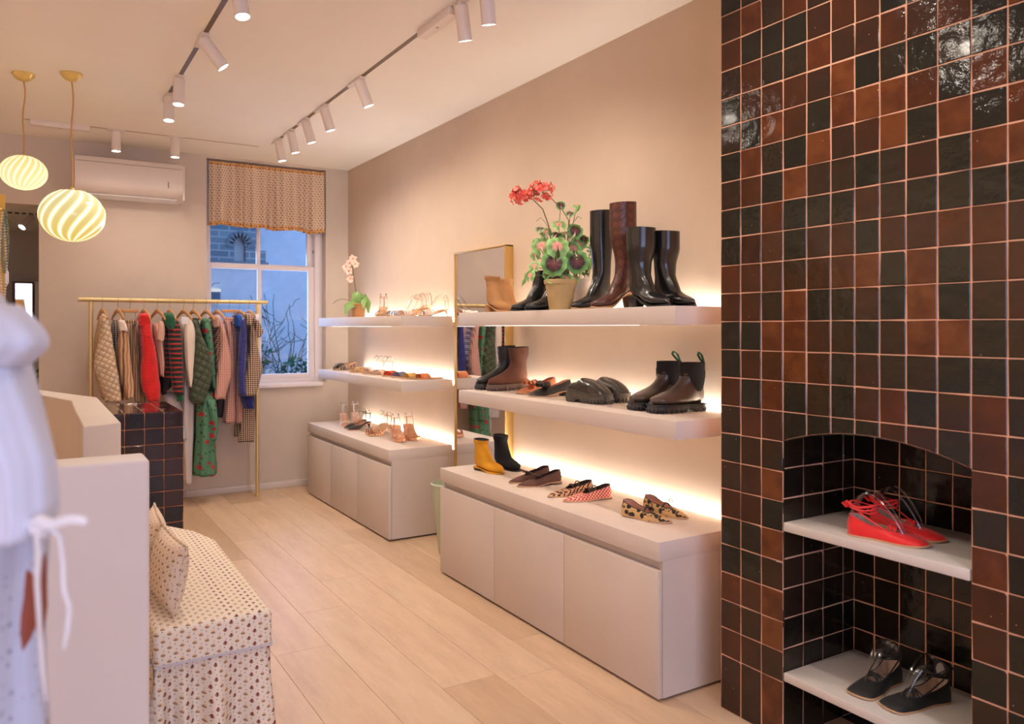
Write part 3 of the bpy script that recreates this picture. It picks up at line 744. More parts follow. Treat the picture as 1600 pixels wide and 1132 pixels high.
pt = prism([(-1.1, 2.54), (.302, 2.54), (.302, 2.69), (-1.1, 2.69)], 0, 1.0, .012).build('partition', plaster('partition_plaster', srgb(228, 220, 218), .02, .6, .06), angle=50)
tag(pt, 'low white plaster partition wall in front of the cash desk', 'partition')

# ================================================================ bench and pillows
def floral_mat(name, s, base=srgb(232, 218, 200)):
    n = NT(name); v = n.uv((s, s * 1.75, 1)); X = n.xy(v)
    row = n.math('FLOOR', X[1]); sh = n.math('MULTIPLY', n.math('MODULO', row, 2), .5)
    u = n.math('ADD', X[0], sh); fx = n.math('SUBTRACT', n.math('FRACT', u), .5); fy = n.math('SUBTRACT', n.math('FRACT', X[1]), .5)
    def blob(cx, cy, r, sy=1.0):
        a = n.math('SUBTRACT', fx, cx); b = n.math('MULTIPLY', n.math('SUBTRACT', fy, cy * 1.2), sy * .57)
        return n.math('LESS_THAN', n.math('ADD', n.math('MULTIPLY', a, a), n.math('MULTIPLY', b, b)), r * r)
    nz = n.noise(v, 30, 2); c = base
    par = n.math('MODULO', n.math('FLOOR', u), 2)
    c = n.mix(blob(.0, -.02, .155, 1.0), c, n.mix(par, srgb(212, 160, 118), srgb(170, 92, 80)))
    c = n.mix(blob(.02, .15, .10), c, n.mix(par, srgb(222, 180, 138), srgb(134, 56, 58)))
    c = n.mix(blob(-.12, -.02, .07), c, srgb(130, 124, 96)); c = n.mix(blob(.12, -.05, .065), c, srgb(140, 128, 92))
    c = n.mix(blob(.0, -.03, .05), c, srgb(104, 44, 50))
    c = n.mix(blob(.44, .30, .05), c, srgb(120, 100, 100)); c = n.mix(blob(-.44, -.30, .045), c, srgb(160, 110, 96))
    n.col(c); n.set(Roughness=.9); n.bump(nz, .1, .001); return n.m
M_floral = floral_mat('bench_floral', 27)
M_floral2 = floral_mat('pillow_floral', 25, srgb(226, 208, 190))
be = thing('upholstered_bench', 'floral upholstered bench with gathered skirt beside the white partition', 'bench', (.5, 3.3, 0))
bp = [(.325, 2.645), (.690, 2.645), (.703, 3.66), (.655, 3.86), (.555, 4.05), (.352, 4.09), (.350, 3.50), (.325, 3.46)]
cu = prism([(x - .5, y - 3.3) for x, y in bp], .335, .452, .022, 4); cu.build('seat_cushion', M_floral, be, angle=60)
def edge_pts(poly, n):
    P = [Vector((x, y, 0)) for x, y in poly]; P.append(P[0]); Ls = [(P[i + 1] - P[i]).length for i in range(len(P) - 1)]; T = sum(Ls); out = []
    for k in range(n):
        s = T * k / n; i = 0
        while s > Ls[i]: s -= Ls[i]; i += 1
        d = (P[i + 1] - P[i]).normalized(); out.append((P[i] + d * s, Vector((d.y, -d.x, 0)), T * k / n))
    return out
ep = edge_pts([(x - .5, y - 3.3) for x, y in bp], 520)
rings = []
for j in range(9):
    v = j / 8; z = .338 * (1 - v) + .004; r = []
    for q, nn, s in ep:
        a = .004 + .017 * min(1, v * 1.6)
        a *= 1.0 + .5 * math.sin(s * 9)
        f = a * math.sin(s * 66 + 2.2 * math.sin(s * 11)) + a * .8 * math.sin(s * 29 + 2 + v) + .030 * v - .018
        r.append(q + nn * f + Vector((0, 0, z + .003 * math.sin(s * 40) * v)))
    rings.append(r)
MB().loft(rings, (False, False)).build('gathered_skirt', M_floral, be, angle=180, uv=[(s * 1.12, r[k][2]) for r in rings for k, (q, nn, s) in enumerate(ep)])
MB().tube([q + nn * .004 + Vector((0, 0, .337)) for q, nn, s in ep[::6]] , .0035, 6).build('piping', plain('piping_cream', srgb(196, 190, 200), .8), be)
MB().box(-.172, -.150, -.28, .20, .40, .62, b=.01).build('backrest', M_floral, be)

def pillow(name, loc, hx, hy, hz, rot, mat, lab):
    def f(s):
        n_ = 26
        return lambda u, v: (s * hx * (max(0, (1 - abs(2 * u - 1) ** 2.6)) * max(0, (1 - abs(2 * v - 1) ** 2.6))) ** .55, hy * (2 * u - 1) * (1 - .07 * (1 - abs(2 * v - 1) ** 2)), hz * (2 * v - 1) * (1 - .07 * (1 - abs(2 * u - 1) ** 2)))
    t = thing(name, lab, 'cushion', loc); t.rotation_euler = rot
    mb = MB(); mb.grid(f(1), 26, 26); mb.grid(f(-1), 26, 26)
    mb.build('cover', mat, t, angle=180)
    pts = [(hy * a, hz * b) for a, b in ((-1, -1), (-.5, -.965), (0, -.93), (.5, -.965), (1, -1), (.965, -.5), (.93, 0), (.965, .5), (1, 1), (.5, .965), (0, .93), (-.5, .965), (-1, 1), (-.965, .5), (-.93, 0), (-.965, -.5), (-1, -1))]
    MB().tube([(0, a, b) for a, b in pts], .004, 6).build('piping', mat, t)
pillow('cushion', (.400, 2.885, .572), .046, .18, .112, (0, R(10), R(4)), M_floral2, 'floral cushion leaning on the bench, nearer the camera')
pillow('cushion', (.398, 3.27, .572), .045, .18, .112, (0, R(10), R(-3)), M_floral2, 'floral cushion leaning on the bench, behind the nearer one')

# ================================================================ footwear makers (heel back at the origin, toe towards +x)
def sst(a, b, x):
    t = max(0, min(1, (x - a) / (b - a))); return t * t * (3 - 2 * t)
def lerp(a, b, t): return a + (b - a) * t
def tab(pts, x):
    for (a, b), (c, d) in zip(pts, pts[1:]):
        if x <= c: return lerp(b, d, (x - a) / (c - a) if c > a else 0)
    return pts[-1][1]
def foot_w(u, toe='round', k=1.0):
    u = max(0, min(1, u)); b = tab([(0, .031), (.12, .0315), (.35, .0285), (.66, .0415), (1, .0415)], u)
    if u < .13: b *= math.sqrt(max(0, 1 - (1 - u / .13) ** 2))
    us = {'round': .70, 'point': .58, 'square': .80, 'almond': .64, 'blunt': .78}[toe]
    if u > us:
        v = (u - us) / (1 - us); p, q = {'round': (2.3, .5), 'point': (1.35, .78), 'square': (4, .45), 'almond': (1.8, .6), 'blunt': (2.6, .42)}[toe]
        b *= max(0, 1 - v ** p) ** q
    return b * k
def zsole(u, hh, t): return t + hh * (1 - sst(.16, .70, u)) + .004 * sst(.86, 1, u)

def sole_mb(L, hh, t, toe, k, grow=.0015, n=44, down=None):
    """sole under the foot following the lift hh, thickness t"""
    top, bot = [], []
    for i in range(n):
        ph = 2 * math.pi * i / n; u = (1 - math.cos(ph)) / 2; s = 1 if math.sin(ph) >= 0 else -1
        x = u * L + grow * (-1 if u < .5 else 1) * abs(2 * u - 1) ** 3; y = s * (foot_w(u, toe, k) + grow * min(1, math.sin(ph) ** 2 * 8))
        z = zsole(u, hh, t) + .0012
        top.append((x, y, z)); bot.append((x, y, max(.0002, z - t - .0012) if down is None else down))
    return MB().loft([bot, top])
def heel_mb(L, hh, t, k, ln=.26, top_taper=.8, n=24, x0=.002, w=1.0, block=True):
    rings = []
    for zf in (0, .5, 1):
        r = []
        f = lerp(top_taper, 1, zf)
        for i in range(n):
            ph = 2 * math.pi * i / n; cx, cy = math.cos(ph), math.sin(ph)
            e = .45 if block else .9
            X = x0 * L + ln * L / 2 + (abs(cx) ** e * (1 if cx > 0 else -1)) * ln * L / 2 * f - (1 - f) * ln * L * .25
            Y = (abs(cy) ** e * (1 if cy > 0 else -1)) * .030 * k * w * f
            Z = 0.0002 + zf * (zsole(min(1, max(0, X / L)), hh, t) - t * .5 - .0002)
            r.append((X, Y, Z))
        rings.append(r)
    return MB().loft(rings)
def lug_sole(L, t, toe, k, n=128, notch=.005, arch=True, hh=0, ln=None):
    """thick cleated sole standing on the ground"""
    rings = []
    for lv in range(4):
        r = []
        for i in range(n):
            ph = 2 * math.pi * i / n; u = (1 - math.cos(ph)) / 2; s = 1 if math.sin(ph) >= 0 else -1
            g = (.007, .008, .004, .001)[lv] ; tooth = (i % 4 < 2)
            if lv == 0: g = .004
            if not tooth and lv <= 1: g -= .004
            x = u * L + g * (2 * u - 1); y = s * (foot_w(u, toe, k) + g * min(1, math.sin(ph) ** 2 * 8))
            z = (0.0002, .45, .62, 1.0)[lv] * (t + hh * (1 - sst(.3, .6, u)) * (1 if lv == 3 else .8)) + (.003 if lv == 3 else 0)
            if lv == 0:
                z = .0002 if tooth else notch
                if arch and .27 < u < .42: z = t * .36
            r.append((x, y, z))
        rings.append(r)
    return MB().loft(rings)

def upper_boot(mb, L, h, hh, t, toe, k, sd, wt, nshaft=7, slouch=0, xa=.104, back=0.0, crease=0, lin=1):
    s = L / .26; rings = []; n = 28
    def ring(A, B, w, e=.92, flat=None):
        A, B = Vector(A), Vector(B); c = (A + B) / 2; d = (A - B) / 2; r = []
        for i in range(n):
            ph = 2 * math.pi * i / n; cx, cy = math.cos(ph), math.sin(ph)
            ex = abs(cx) ** e * (1 if cx > 0 else -1); ey = abs(cy) ** e * (1 if cy > 0 else -1)
            p = c + d * ex; p.y = w * ey
            if flat is not None: p.z = max(p.z, zsole(p.x / L, hh, t))
            r.append(p)
        return r
    zA = .125 + hh + t
    for i in range(nshaft + 1):
        f = i / nshaft; z = lerp(h, zA, f)
        xf = lerp(sd, xa * s, sst(.45 if h > .3 else 0, 1, f)); xb = lerp(back, .010, sst(.4, 1, f)) 
        w = lerp(wt, (.042 if h > .3 else .038) * k, sst(.5 if h > .3 else .3, 1, f)) 
        o = slouch * math.sin(i * 2.3) if 0 < i else 0
        rings.append(ring((xf + o, 0, z - (.004 if i == 0 else 0)), (xb + o * .6, 0, z + (.004 if i == 0 else 0)), w + abs(o) * .3))
    zs = lambda x: zsole(x / L, hh, t)
    fan = [(.110, .112, .008, .078, .036), (.121, .098, .001, .050, .035), (.136, .085, .000, .022, .0335)]
    for xA_, tA, xB_, tB, w in fan: rings.append(ring((xA_ * s, 0, zs(xA_ * s) + tA), (xB_ * s, 0, zs(0) + tB), w * k))
    for xA_, tA, xB_ in ((.156, .072, .022), (.176, .062, .065), (.198, .053, .115), (.219, .045, .165), (.236, .037, .203), (.248, .029, .230), (.256, .020, .2475)):
        um = (xA_ + xB_) / 2 / .26; rings.append(ring((xA_ * s, 0, zs(xA_ * s) + tA * (.82 if toe in ('point', 'almond') else 1)), (xB_ * s, 0, zs(xB_ * s)), max(.004, foot_w(um + .03, toe, k)), .86, True))
    rings.append(ring((.2595 * s, 0, zs(L) + .009), (.2585 * s, 0, zs(L) + .001), max(.003, foot_w(.985, toe, k) * .8), .9, True))
    mb.loft(rings, (False, True))
    # mouth of the shaft: rolled edge and inner wall
    mb.mi = lin; r0 = rings[0]; c = sum(r0, Vector()) / n
    r1 = [c + (p - c) * .94 for p in r0]; c3 = sum(rings[2], Vector()) / n; r2 = [c3 + (p - c3) * .88 for p in rings[2]]
    mb.loft([r0, r1, r2], (False, True)); mb.mi = 0
    return mb

M_lin_dark = plain('lining_dark', srgb(40, 32, 28), .8); M_lin_nude = plain('lining_nude', srgb(214, 160, 132), .6)
M_lin_tan = plain('lining_tan', srgb(190, 142, 106), .6)
M_blk = plain('black_leather', srgb(24, 23, 24), .26, coat=.35, bump=.08, bscale=60); M_blkmat = plain('black_soft_leather', srgb(34, 32, 31), .42, bump=.15, bscale=50)
M_blksuede = plain('black_suede', srgb(20, 19, 20), .95, var=.25); M_rubber = plain('black_rubber', srgb(38, 35, 33), .5, bump=.1)
M_must = plain('mustard_suede', srgb(200, 138, 24), .95, var=.16, bump=.15)
M_tan = plain('tan_suede', srgb(172, 124, 78), .95, var=.12, bump=.15)
M_brs = plain('brown_suede', srgb(96, 60, 44), .95, var=.16, bump=.2)
M_choc = plain('cocoa_suede', srgb(94, 64, 54), .95, var=.12, bump=.2)
M_choct = plain('cocoa_trim', srgb(72, 48, 40), .6)
M_pumice = plain('stacked_heel', srgb(120, 100, 84), .6, var=.1); M_natsole = plain('leather_sole', srgb(200, 158, 118), .55)
M_chel = plain('oiled_brown_black_leather', srgb(66, 50, 41), .28, coat=.35, var=.28, bump=.12, bscale=50)
M_clog = plain('clog_leather', srgb(50, 43, 38), .24, coat=.5, var=.1, bump=.1, bscale=50)
M_elastic = plain('black_elastic', srgb(20, 18, 20), .85)
M_clear = glassy('clear_plastic', (.98, .98, .98), .12, 1.25, .04)

def mat_woven():
    n = NT('woven_brown_leather'); v = n.uv((34, 34, 1), R(45)); X = n.xy(v)
    ck = n.math('ABSOLUTE', n.math('SUBTRACT', n.math('MODULO', n.math('ADD', n.math('FLOOR', X[0]), n.math('FLOOR', X[1])), 2), 0))
    ex = n.math('ABSOLUTE', n.math('SUBTRACT', n.math('FRACT', X[0]), .5)); ey = n.math('ABSOLUTE', n.math('SUBTRACT', n.math('FRACT', X[1]), .5))
    e = n.math('GREATER_THAN', n.math('MAXIMUM', ex, ey), .45)
    c = n.mix(ck, srgb(92, 48, 36), srgb(78, 40, 30)); n.col(n.mix(e, c, srgb(56, 30, 24)))
    n.set(Roughness=.34); n.bump(n.math('SUBTRACT', 1, n.math('MAXIMUM', ex, ey)), .6, .003); return n.m
def mat_zebra():
    n = NT('tiger_stripe_hair'); v = n.uv((1, 1, 1)); w_ = n.n('ShaderNodeTexWave', bands_direction='DIAGONAL'); n.l(v, w_.inputs['Vector'])
    w_.inputs['Scale'].default_value = 30; w_.inputs['Distortion'].default_value = 5; w_.inputs['Detail'].default_value = 2; w_.inputs['Detail Scale'].default_value = 1.5
    n.col(n.ramp(w_.outputs['Fac'], [(.44, srgb(70, 36, 26)), (.52, srgb(208, 160, 118))])); n.set(Roughness=.7); return n.m
def mat_leo():
    n = NT('leopard_hair'); v = n.uv((1, 1, 1)); vo = n.n('ShaderNodeTexVoronoi'); n.l(v, vo.inputs['Vector']); vo.inputs['Scale'].default_value = 50
    d = n.math('ADD', vo.outputs['Distance'], n.math('MULTIPLY', n.math('SUBTRACT', n.noise(v, 160, 2), .5), .42))
    n.col(n.ramp(d, [(.0, srgb(58, 38, 22)), (.12, srgb(24, 18, 14)), (.46, srgb(26, 18, 14)), (.49, srgb(196, 156, 100))])); n.set(Roughness=.6); return n.m
def mat_basket(name, a, b, c, s=120):
    n = NT(name); v = n.uv((s, s, 1)); X = n.xy(v)
    fx = n.math('FLOOR', X[0]); fy = n.math('FLOOR', X[1]); m1 = n.math('MODULO', n.math('ADD', fx, fy), 2)
    hx = n.math('LESS_THAN', n.math('FRACT', X[0]), .3); hy = n.math('LESS_THAN', n.math('FRACT', X[1]), .3)
    cc = n.mix(m1, a, b); cc = n.mix(n.math('MULTIPLY', hx, hy), cc, c); cc = n.mix(n.math('MULTIPLY', hx, n.math('SUBTRACT', 1, m1)), cc, c)
    n.col(cc); n.set(Roughness=.5); n.bump(m1, .4, .002); return n.m
M_wov = mat_woven(); M_zeb = mat_zebra(); M_leo = mat_leo()
M_redw = mat_basket('red_woven_leather', srgb(214, 66, 56), srgb(240, 176, 156), srgb(60, 26, 24))

def place(toe, ang, L):
    a = R(ang); return Vector((toe[0] - L * math.cos(a), toe[1] - L * math.sin(a))), a

def boot(name, lab, toe_xy, z, ang, L, h, hh, m, sole='thin', toe='almond', k=1.0, sd=.115, wt=.046, t=.005, group=None, heel_ln=.25, heel_taper=.8, slouch=0, lin=None, msole=None, mheel=None, xa=.104, back=0):
    p, a = place(toe_xy, ang, L)
    T = thing(name, lab, 'boot' if 'boot' in name else 'shoe', (p.x, p.y, z), a, group)
    tt = t if sole == 'thin' else .030
    up = upper_boot(MB(), L, h, hh, tt, toe, k, sd, wt, slouch=slouch, xa=xa, back=back, nshaft=12 if h > .3 else 8).build('upper', [m, lin or M_lin_dark], T, angle=60)
    if sole == 'thin':
        sole_mb(L, hh, t, toe, k).build('sole', msole or M_rubber, T)
        if hh > .004: heel_mb(L, hh, t, k, heel_ln, heel_taper).build('heel', mheel or m, T)
    else: lug_sole(L, tt + .002, toe, k).build('sole', msole or M_rubber, T, angle=30)
    return T

def bow(parent, loc, rot, s, m, name='bow', tails=True):
    mb = MB()
    for sg in (-1, 1):
        pts = []
        for i in range(13):
            f = i / 12; an = math.pi * 2 * f
            pts.append((sg * (.5 - .5 * math.cos(an)) * s, .30 * s * math.sin(an) * (1 - .2 * math.cos(an)), .12 * s * math.sin(an / 2)))
        mb.tube(pts, .10 * s, 8, flat=.45)
        if tails: mb.tube([(0, 0, 0), (sg * .3 * s, -.3 * s, -.02 * s), (sg * .55 * s, -.62 * s, -.12 * s)], [.06 * s, .08 * s, .09 * s], 8, flat=.4)
    mb.lathe([(.001, -.13 * s), (.12 * s, -.08 * s), (.14 * s, 0), (.12 * s, .08 * s), (.001, .13 * s)], 12, Matrix.Rotation(R(90), 4, 'Y'))
    o = mb.build(name, m, parent, loc); o.rotation_euler = rot; return o

def open_upper(L, hh, t, toe, k, ut=.60, hb=.052, hs=.040, ht=.036, n=56, nr=7, open_w=.80, bulge=.0035):
    """vamp and quarters of a low shoe as one skin, with its inside; returns (mb, rim function)"""
    mb = MB(); um = 1 / (1 + (1 / ut) ** 4) ** .25
    def rimpt(ph):
        u = (1 - math.cos(ph)) / 2; s = 1 if math.sin(ph) >= 0 else -1
        uo = u / (1 + (u / ut) ** 4) ** .25; q = uo / um
        w = foot_w(min(uo, .66), 'round', k) * open_w if uo > .02 else foot_w(uo, 'round', k) * open_w
        w *= max(0, 1 - q ** 7) ** .5
        x = uo * L + .004; z0 = zsole(uo, hh, t)
        z = z0 + (lerp(hb, hs, sst(0, .55, q)) if q < .55 else lerp(hs, ht, sst(.55, 1, q)))
        return Vector((x, s * w, z))
    def outpt(ph, g=0):
        u = (1 - math.cos(ph)) / 2; s = 1 if math.sin(ph) >= 0 else -1
        return Vector((u * L + g * (1 - 2 * u) * -1, s * max(0, foot_w(u, toe, k) + g), zsole(u, hh, t)))
    def skin(g, dz):
        rings = []
        for j in range(nr + 1):
            v = j / nr; r = []
            for i in range(n):
                ph = 2 * math.pi * (i + .5) / n; a = outpt(ph, g); b = rimpt(ph); c_ = b.copy(); c_.x += g * 0; 
                if g: b = Vector((lerp(b.x, (L * .3), .03), b.y * .955, b.z - .0015))
                hv = lerp(v, 1 - (1 - v) ** 1.6, sst(.3, 1, a.x / L))
                lat = v ** 1.25
                p = Vector((lerp(a.x, b.x, lat), lerp(a.y, b.y, lat), lerp(a.z + dz, b.z, hv)))
                # slight belly outward
                d = Vector((p.x - L * .45, p.y * 3, 0)); d = d.normalized() if d.length > 1e-6 else d
                p += d * bulge * math.sin(math.pi * v)
                if g: p.z -= .004 * min(1, v * 3) * (1 - v) * sst(.45, .65, a.x / L) + .0012 * v
                r.append(p)
            rings.append(r)
        return rings
    o = skin(0, 0); i_ = skin(-.0035, .003)
    mb.loft(o, (False, False)); mb.mi = 1
    mb.loft([o[-1], i_[-1]], (False, False)); mb.loft(list(reversed(i_)), (False, True)); mb.mi = 0
    return mb, rimpt

def flat_shoe(name, lab, toe_xy, z, ang, L, m, lin, toe='point', k=1.0, hh=.006, t=.003, group=None, ut=.60, hb=.052, hs=.036, ht=.030, trim=None, heel='low', msole=None, mheel=None, cat='shoe', open_w=.80, heel_ln=.26):
    p, a = place(toe_xy, ang, L); T = thing(name, lab, cat, (p.x, p.y, z), a, group)
    mb, rim = open_upper(L, hh, t, toe, k, ut, hb, hs, ht, open_w=open_w)
    mb.build('upper', [m, lin], T, angle=65)
    sole_mb(L, hh, t, toe, k, .002).build('sole', msole or M_natsole, T)
    if hh > .004: heel_mb(L, hh, t, k, heel_ln, .97).build('heel', mheel or M_pumice, T)
    if trim: 
        pts = [rim(2 * math.pi * i / 60) + Vector((0, 0, .0005)) for i in range(61)]
        MB().tube(pts, .0017, 6, caps=(False, False)).build('topline_binding', trim, T)
    return T, rim

# ---- top shelf of the near bay (z 1.472)
ZT = 1.472 + .0005
boot('ankle_boot', 'tan suede ankle boot on the top shelf, leftmost, with scalloped cut', (2.15, 3.508), ZT, -86, .215, .196, .034, M_tan, sd=.072, wt=.047, toe='point', lin=M_lin_tan, msole=M_tan, xa=.078, back=.002, heel_ln=.2)
boot('ankle_boot', 'tan suede ankle boot standing behind its twin, nearer the wall', (2.275, 3.605), ZT, -90, .215, .190, .034, M_tan, sd=.070, wt=.045, toe='point', lin=M_lin_tan, msole=M_tan, xa=.078, back=.002, heel_ln=.2)
boot('ankle_boot', 'shiny black leather ankle boot just right of the tan pair', (2.085, 3.405), ZT, -176, .245, .215, .030, M_blk, sd=.098, wt=.040, toe='almond', back=.012, heel_ln=.22)
boot('ankle_boot', 'shiny black leather ankle boot half hidden by the geranium pot', (2.10, 3.300), ZT, 177, .245, .215, .030, M_blk, sd=.098, wt=.040, toe='almond', back=.012, heel_ln=.22)
boot('knee_boot', 'tall black leather knee boot beside the geranium pot', (2.125, 2.936), ZT, -173, .245, .473, .050, M_blk, sd=.110, wt=.050, toe='almond', msole=M_natsole, heel_ln=.22, xa=.100)
boot('knee_boot', 'tall brown woven leather knee boot with block heel, in the middle of the top shelf', (2.10, 2.757), ZT, 178, .235, .478, .072, M_wov, sd=.122, wt=.056, toe='almond', msole=M_natsole, heel_ln=.22, heel_taper=.78, xa=.102)
boot('mid_boot', 'black leather mid calf boot, toe to the right, left one of its pair', (2.165, 2.332), ZT, -93, .24, .335, .045, M_blk, sd=.118, wt=.060, toe='almond', heel_ln=.24, k=1.1, xa=.105)
boot('mid_boot', 'black leather mid calf boot, toe to the right, at the end of the top shelf', (2.285, 2.312), ZT, -93, .24, .325, .045, M_blk, sd=.118, wt=.055, toe='almond', heel_ln=.24, k=1.1, xa=.105)

# ---- middle shelf of the near bay (z 1.037)
ZM = 1.037 + .0005
boot('lug_sole_boot', 'black leather pull on boot behind the brown suede one', (2.155, 3.890), ZM, -176, .262, .244, .0, M_blkmat, sole='lug', sd=.112, wt=.05, toe='blunt', slouch=.002, back=.006, xa=.108)
T = boot('lug_sole_boot', 'brown suede calf boot with cleated sole at the left end of the middle shelf', (2.165, 3.785), ZM, -178, .262, .240, .0, M_brs, sole='lug', sd=.118, wt=.052, toe='round', msole=plain('taupe_rubber', srgb(92, 72, 62), .6), back=-.002, xa=.106)
MB().tube([(.062, -.0508, .236), (.058, -.0495, .210), (.052, -.046, .18), (.046, -.041, .145), (.04, -.0385, .12), (.036, -.0365, .095)], .0018, 6).build('side_seam', M_choct, T)

M_rose = plain('rose_gold_leather', srgb(206, 140, 108), .25, .75, bump=.1); M_rosel = plain('pink_lining', srgb(190, 110, 92), .5)
def bow_loafer(lab, toe_xy, ang, m, lin):
    T, rim = flat_shoe('bow_flat', lab, toe_xy, ZM, ang, .245, m, lin, toe='almond', hh=.022, t=.003, ut=.56, hb=.058, hs=.040, ht=.038, mheel=m, heel_ln=.24)
    B = MB()
    for sg in (-1, 1):
        for lv, (ln, hgt) in enumerate(((.058, .030), (.046, .022))):
            pts = [(.0, 0, 0), (sg * .3 * ln, 0, hgt * .5), (sg * .75 * ln, 0, hgt * .75), (sg * ln, 0, hgt * .2), (sg * .7 * ln, 0, -hgt * .25), (0, 0, 0)]
            B.tube([(p[1] + .012 * lv, p[0], p[2] + .004) for p in pts], [.006, .011, .015, .014, .010, .006], 8, flat=-.3, up=(1, 0, 0))
    B.lathe([(.001, -.012), (.010, -.008), (.012, 0), (.010, .008), (.001, .012)], 12)
    B.build('bow', m, T, (.158, 0, .048)); return T
bow_loafer('rose gold bow flat with pink lining, behind the black bow flat', (2.190, 3.525), 179, M_rose, M_rosel)
bow_loafer('black leather bow flat with low heel on the middle shelf', (2.155, 3.355), 173, M_blkmat, M_lin_nude)

M_clogsole = plain('clog_platform', srgb(78, 70, 61), .5, bump=.08)
def clog(lab, toe_xy, ang):
    L = .242; p, a = place(toe_xy, ang, L); T = thing('platform_clog', lab, 'clog', (p.x, p.y, ZM), a)
    t = .040; mb, rim = open_upper(L, .018, t, 'blunt', 1.16, ut=.40, hb=.014, hs=.036, ht=.064, open_w=.86, bulge=.006)
    mb.build('upper', [M_clog, M_lin_dark], T, angle=70)
    lug_sole(L, t + .001, 'blunt', 1.16, hh=.018, notch=.005).build('platform_sole', M_clogsole, T, angle=30)
    MB().tube([(u * L, s * (foot_w(u, 'blunt', 1.16) + .004), t + .003 + .018 * (1 - sst(.16, .7, u))) for s, us in ((1, range(1, 24)), (-1, range(23, 0, -1))) for u in [q / 24 for q in us]], .0025, 6).build('welt', M_clogsole, T)
    return T
clog('black platform clog on the middle shelf, front one of the pair', (2.268, 2.838), -76)
clog('black platform clog on the middle shelf, the one nearer the wall', (2.380, 2.850), -84)

M_grn = plain('green_pull_tab', srgb(30, 96, 62), .7, var=.2)
def chelsea(lab, toe_xy, ang, tabx):
    T = boot('chelsea_boot', lab, toe_xy, ZM, ang, .262, .178, .0, M_chel, sole='lug', sd=.112, wt=.045, toe='blunt', k=1.16, xa=.112)
    for s in (-1, 1):   # elastic gusset, a shaped panel proud of the leather
        mb = MB(); pr = [(.176, .018, .098), (.160, .016, .100), (.145, .018, .096), (.125, .024, .088), (.105, .034, .078), (.088, .046, .066)]
        A, Bq = [], []
        for z, xa_, xb_ in pr:
            w = lerp(.0455, .0445, (z - .088) / .1)
            def yy(x): 
                f = (x - .055) / .062; return s * (w * max(.05, 1 - abs(f) ** 2.4) ** .5 + .0028 + (.004 if z < .11 else 0))
            A.append([(lerp(xa_, xb_, q / 6), yy(lerp(xa_, xb_, q / 6)), z) for q in range(7)])
        mb.loft(A, closed=False); n0 = len(mb.v)
        mb.build('elastic_gusset', M_elastic, T, angle=180)
    mb = MB(); mb.loft([[( .056 + .0575 * math.cos(q), .0478 * math.sin(q) , z) for q in [2 * math.pi * i / 32 for i in range(32)]] for z in (.150, .175, .205)], (False, False))
    mb.loft([[( .056 + .0545 * math.cos(q), .0448 * math.sin(q), z) for q in [2 * math.pi * i / 32 for i in range(32)]] for z in (.205, .15)], (False, False))
    mb.loft([[( .056 + r * .0575 * math.cos(q), r * .0478 * math.sin(q), .205) for q in [2 * math.pi * i / 32 for i in range(32)]] for r in (1, .945)], (False, False))
    mb.build('sock_cuff', M_elastic, T)
    bp_ = [(q[0], q[1], q[2] - .052) for q in [(-.003, 0, .225), (-.004, 0, .262), (tabx * .3, 0, .288), (tabx, 0, .300), (tabx * 1.25, 0, .288), (tabx * .7, 0, .272), (.0, 0, .255)]]
    MB().tube(bp_, .0085, 8, flat=-.16, up=(0, 1, 0)).build('pull_tab', M_grn, T)
    lug = [(u * .262 + .006 * (2 * u - 1), s * (foot_w(u, 'blunt', 1.16) + .006), .0315) for s, us in ((1, range(1, 24)), (-1, range(23, 0, -1))) for u in [q / 24 for q in us]]
    MB().tube(lug, .003, 6).build('welt', M_rubber, T)
chelsea('dark chelsea boot with black elastic and thick cleated sole, left of its twin', (2.180, 2.580), 178, .030)
chelsea('dark chelsea boot with green pull tab at the right end of the middle shelf', (2.172, 2.452), 172, .020)

# ---- top of the near cabinet (z .594)
ZB = .594 + .0005
boot('ankle_boot', 'mustard yellow suede ankle boot on the low cabinet', (2.182, 3.645), ZB, -78, .225, .172, .014, M_must, sd=.092, wt=.040, toe='almond', heel_ln=.25, mheel=M_rubber, msole=M_must, lin=M_lin_dark, xa=.092)
boot('ankle_boot', 'black suede ankle boot beside the mustard one', (2.300, 3.665), ZB, -86, .230, .182, .014, M_blksuede, sd=.092, wt=.041, toe='almond', heel_ln=.25, lin=M_lin_dark, xa=.092)
for lab, xy, an in (('brown suede ballet flat with bow, nearer the cabinet edge', (2.065, 3.318), 173), ('brown suede ballet flat with bow, behind its twin', (2.078, 3.420), 179)):
    T, rim = flat_shoe('ballet_flat', lab, xy, ZB, an, .245, M_choc, M_choct, toe='point', hh=.012, ut=.60, hb=.054, hs=.038, ht=.028, trim=M_choct, msole=M_natsole)
    bow(T, (.144, 0, .050), (R(-20), 0, R(90)), .046, M_choct)
T, rim = flat_shoe('pointed_flat', 'tiger striped pointed flat with a buckle strap', (2.062, 3.043), ZB, 177, .250, M_zeb, M_choct, toe='point', hh=.006, ut=.58, hb=.050, hs=.036, ht=.028, trim=M_choct)
def strap(T, rim, ph, m, w=.0055, rise=.014, name='strap', flat=.25, dx=0):
    a, b = rim(ph), rim(2 * math.pi - ph); pts = []
    a = a - Vector((0, 0, .006)); b = b - Vector((0, 0, .006))
    for i in range(13):
        f = i / 12; p = a.lerp(b, f); p.z += rise * math.sin(math.pi * f) + .002; p.x += dx * math.sin(math.pi * f); pts.append(p)
    o = MB().tube(pts, w, 8, flat=-flat, up=(1, 0, .0)).build(name, m, T); return o
def buckle(T, loc, s=.008): 
    q = [(s * math.cos(a), 0, s * math.sin(a)) for a in [2 * math.pi * i / 16 for i in range(17)]]
    MB().tube(q, s * .22, 6, caps=(False, False)).build('buckle', plain('dark_metal', srgb(90, 76, 66), .3, .8), T, loc)
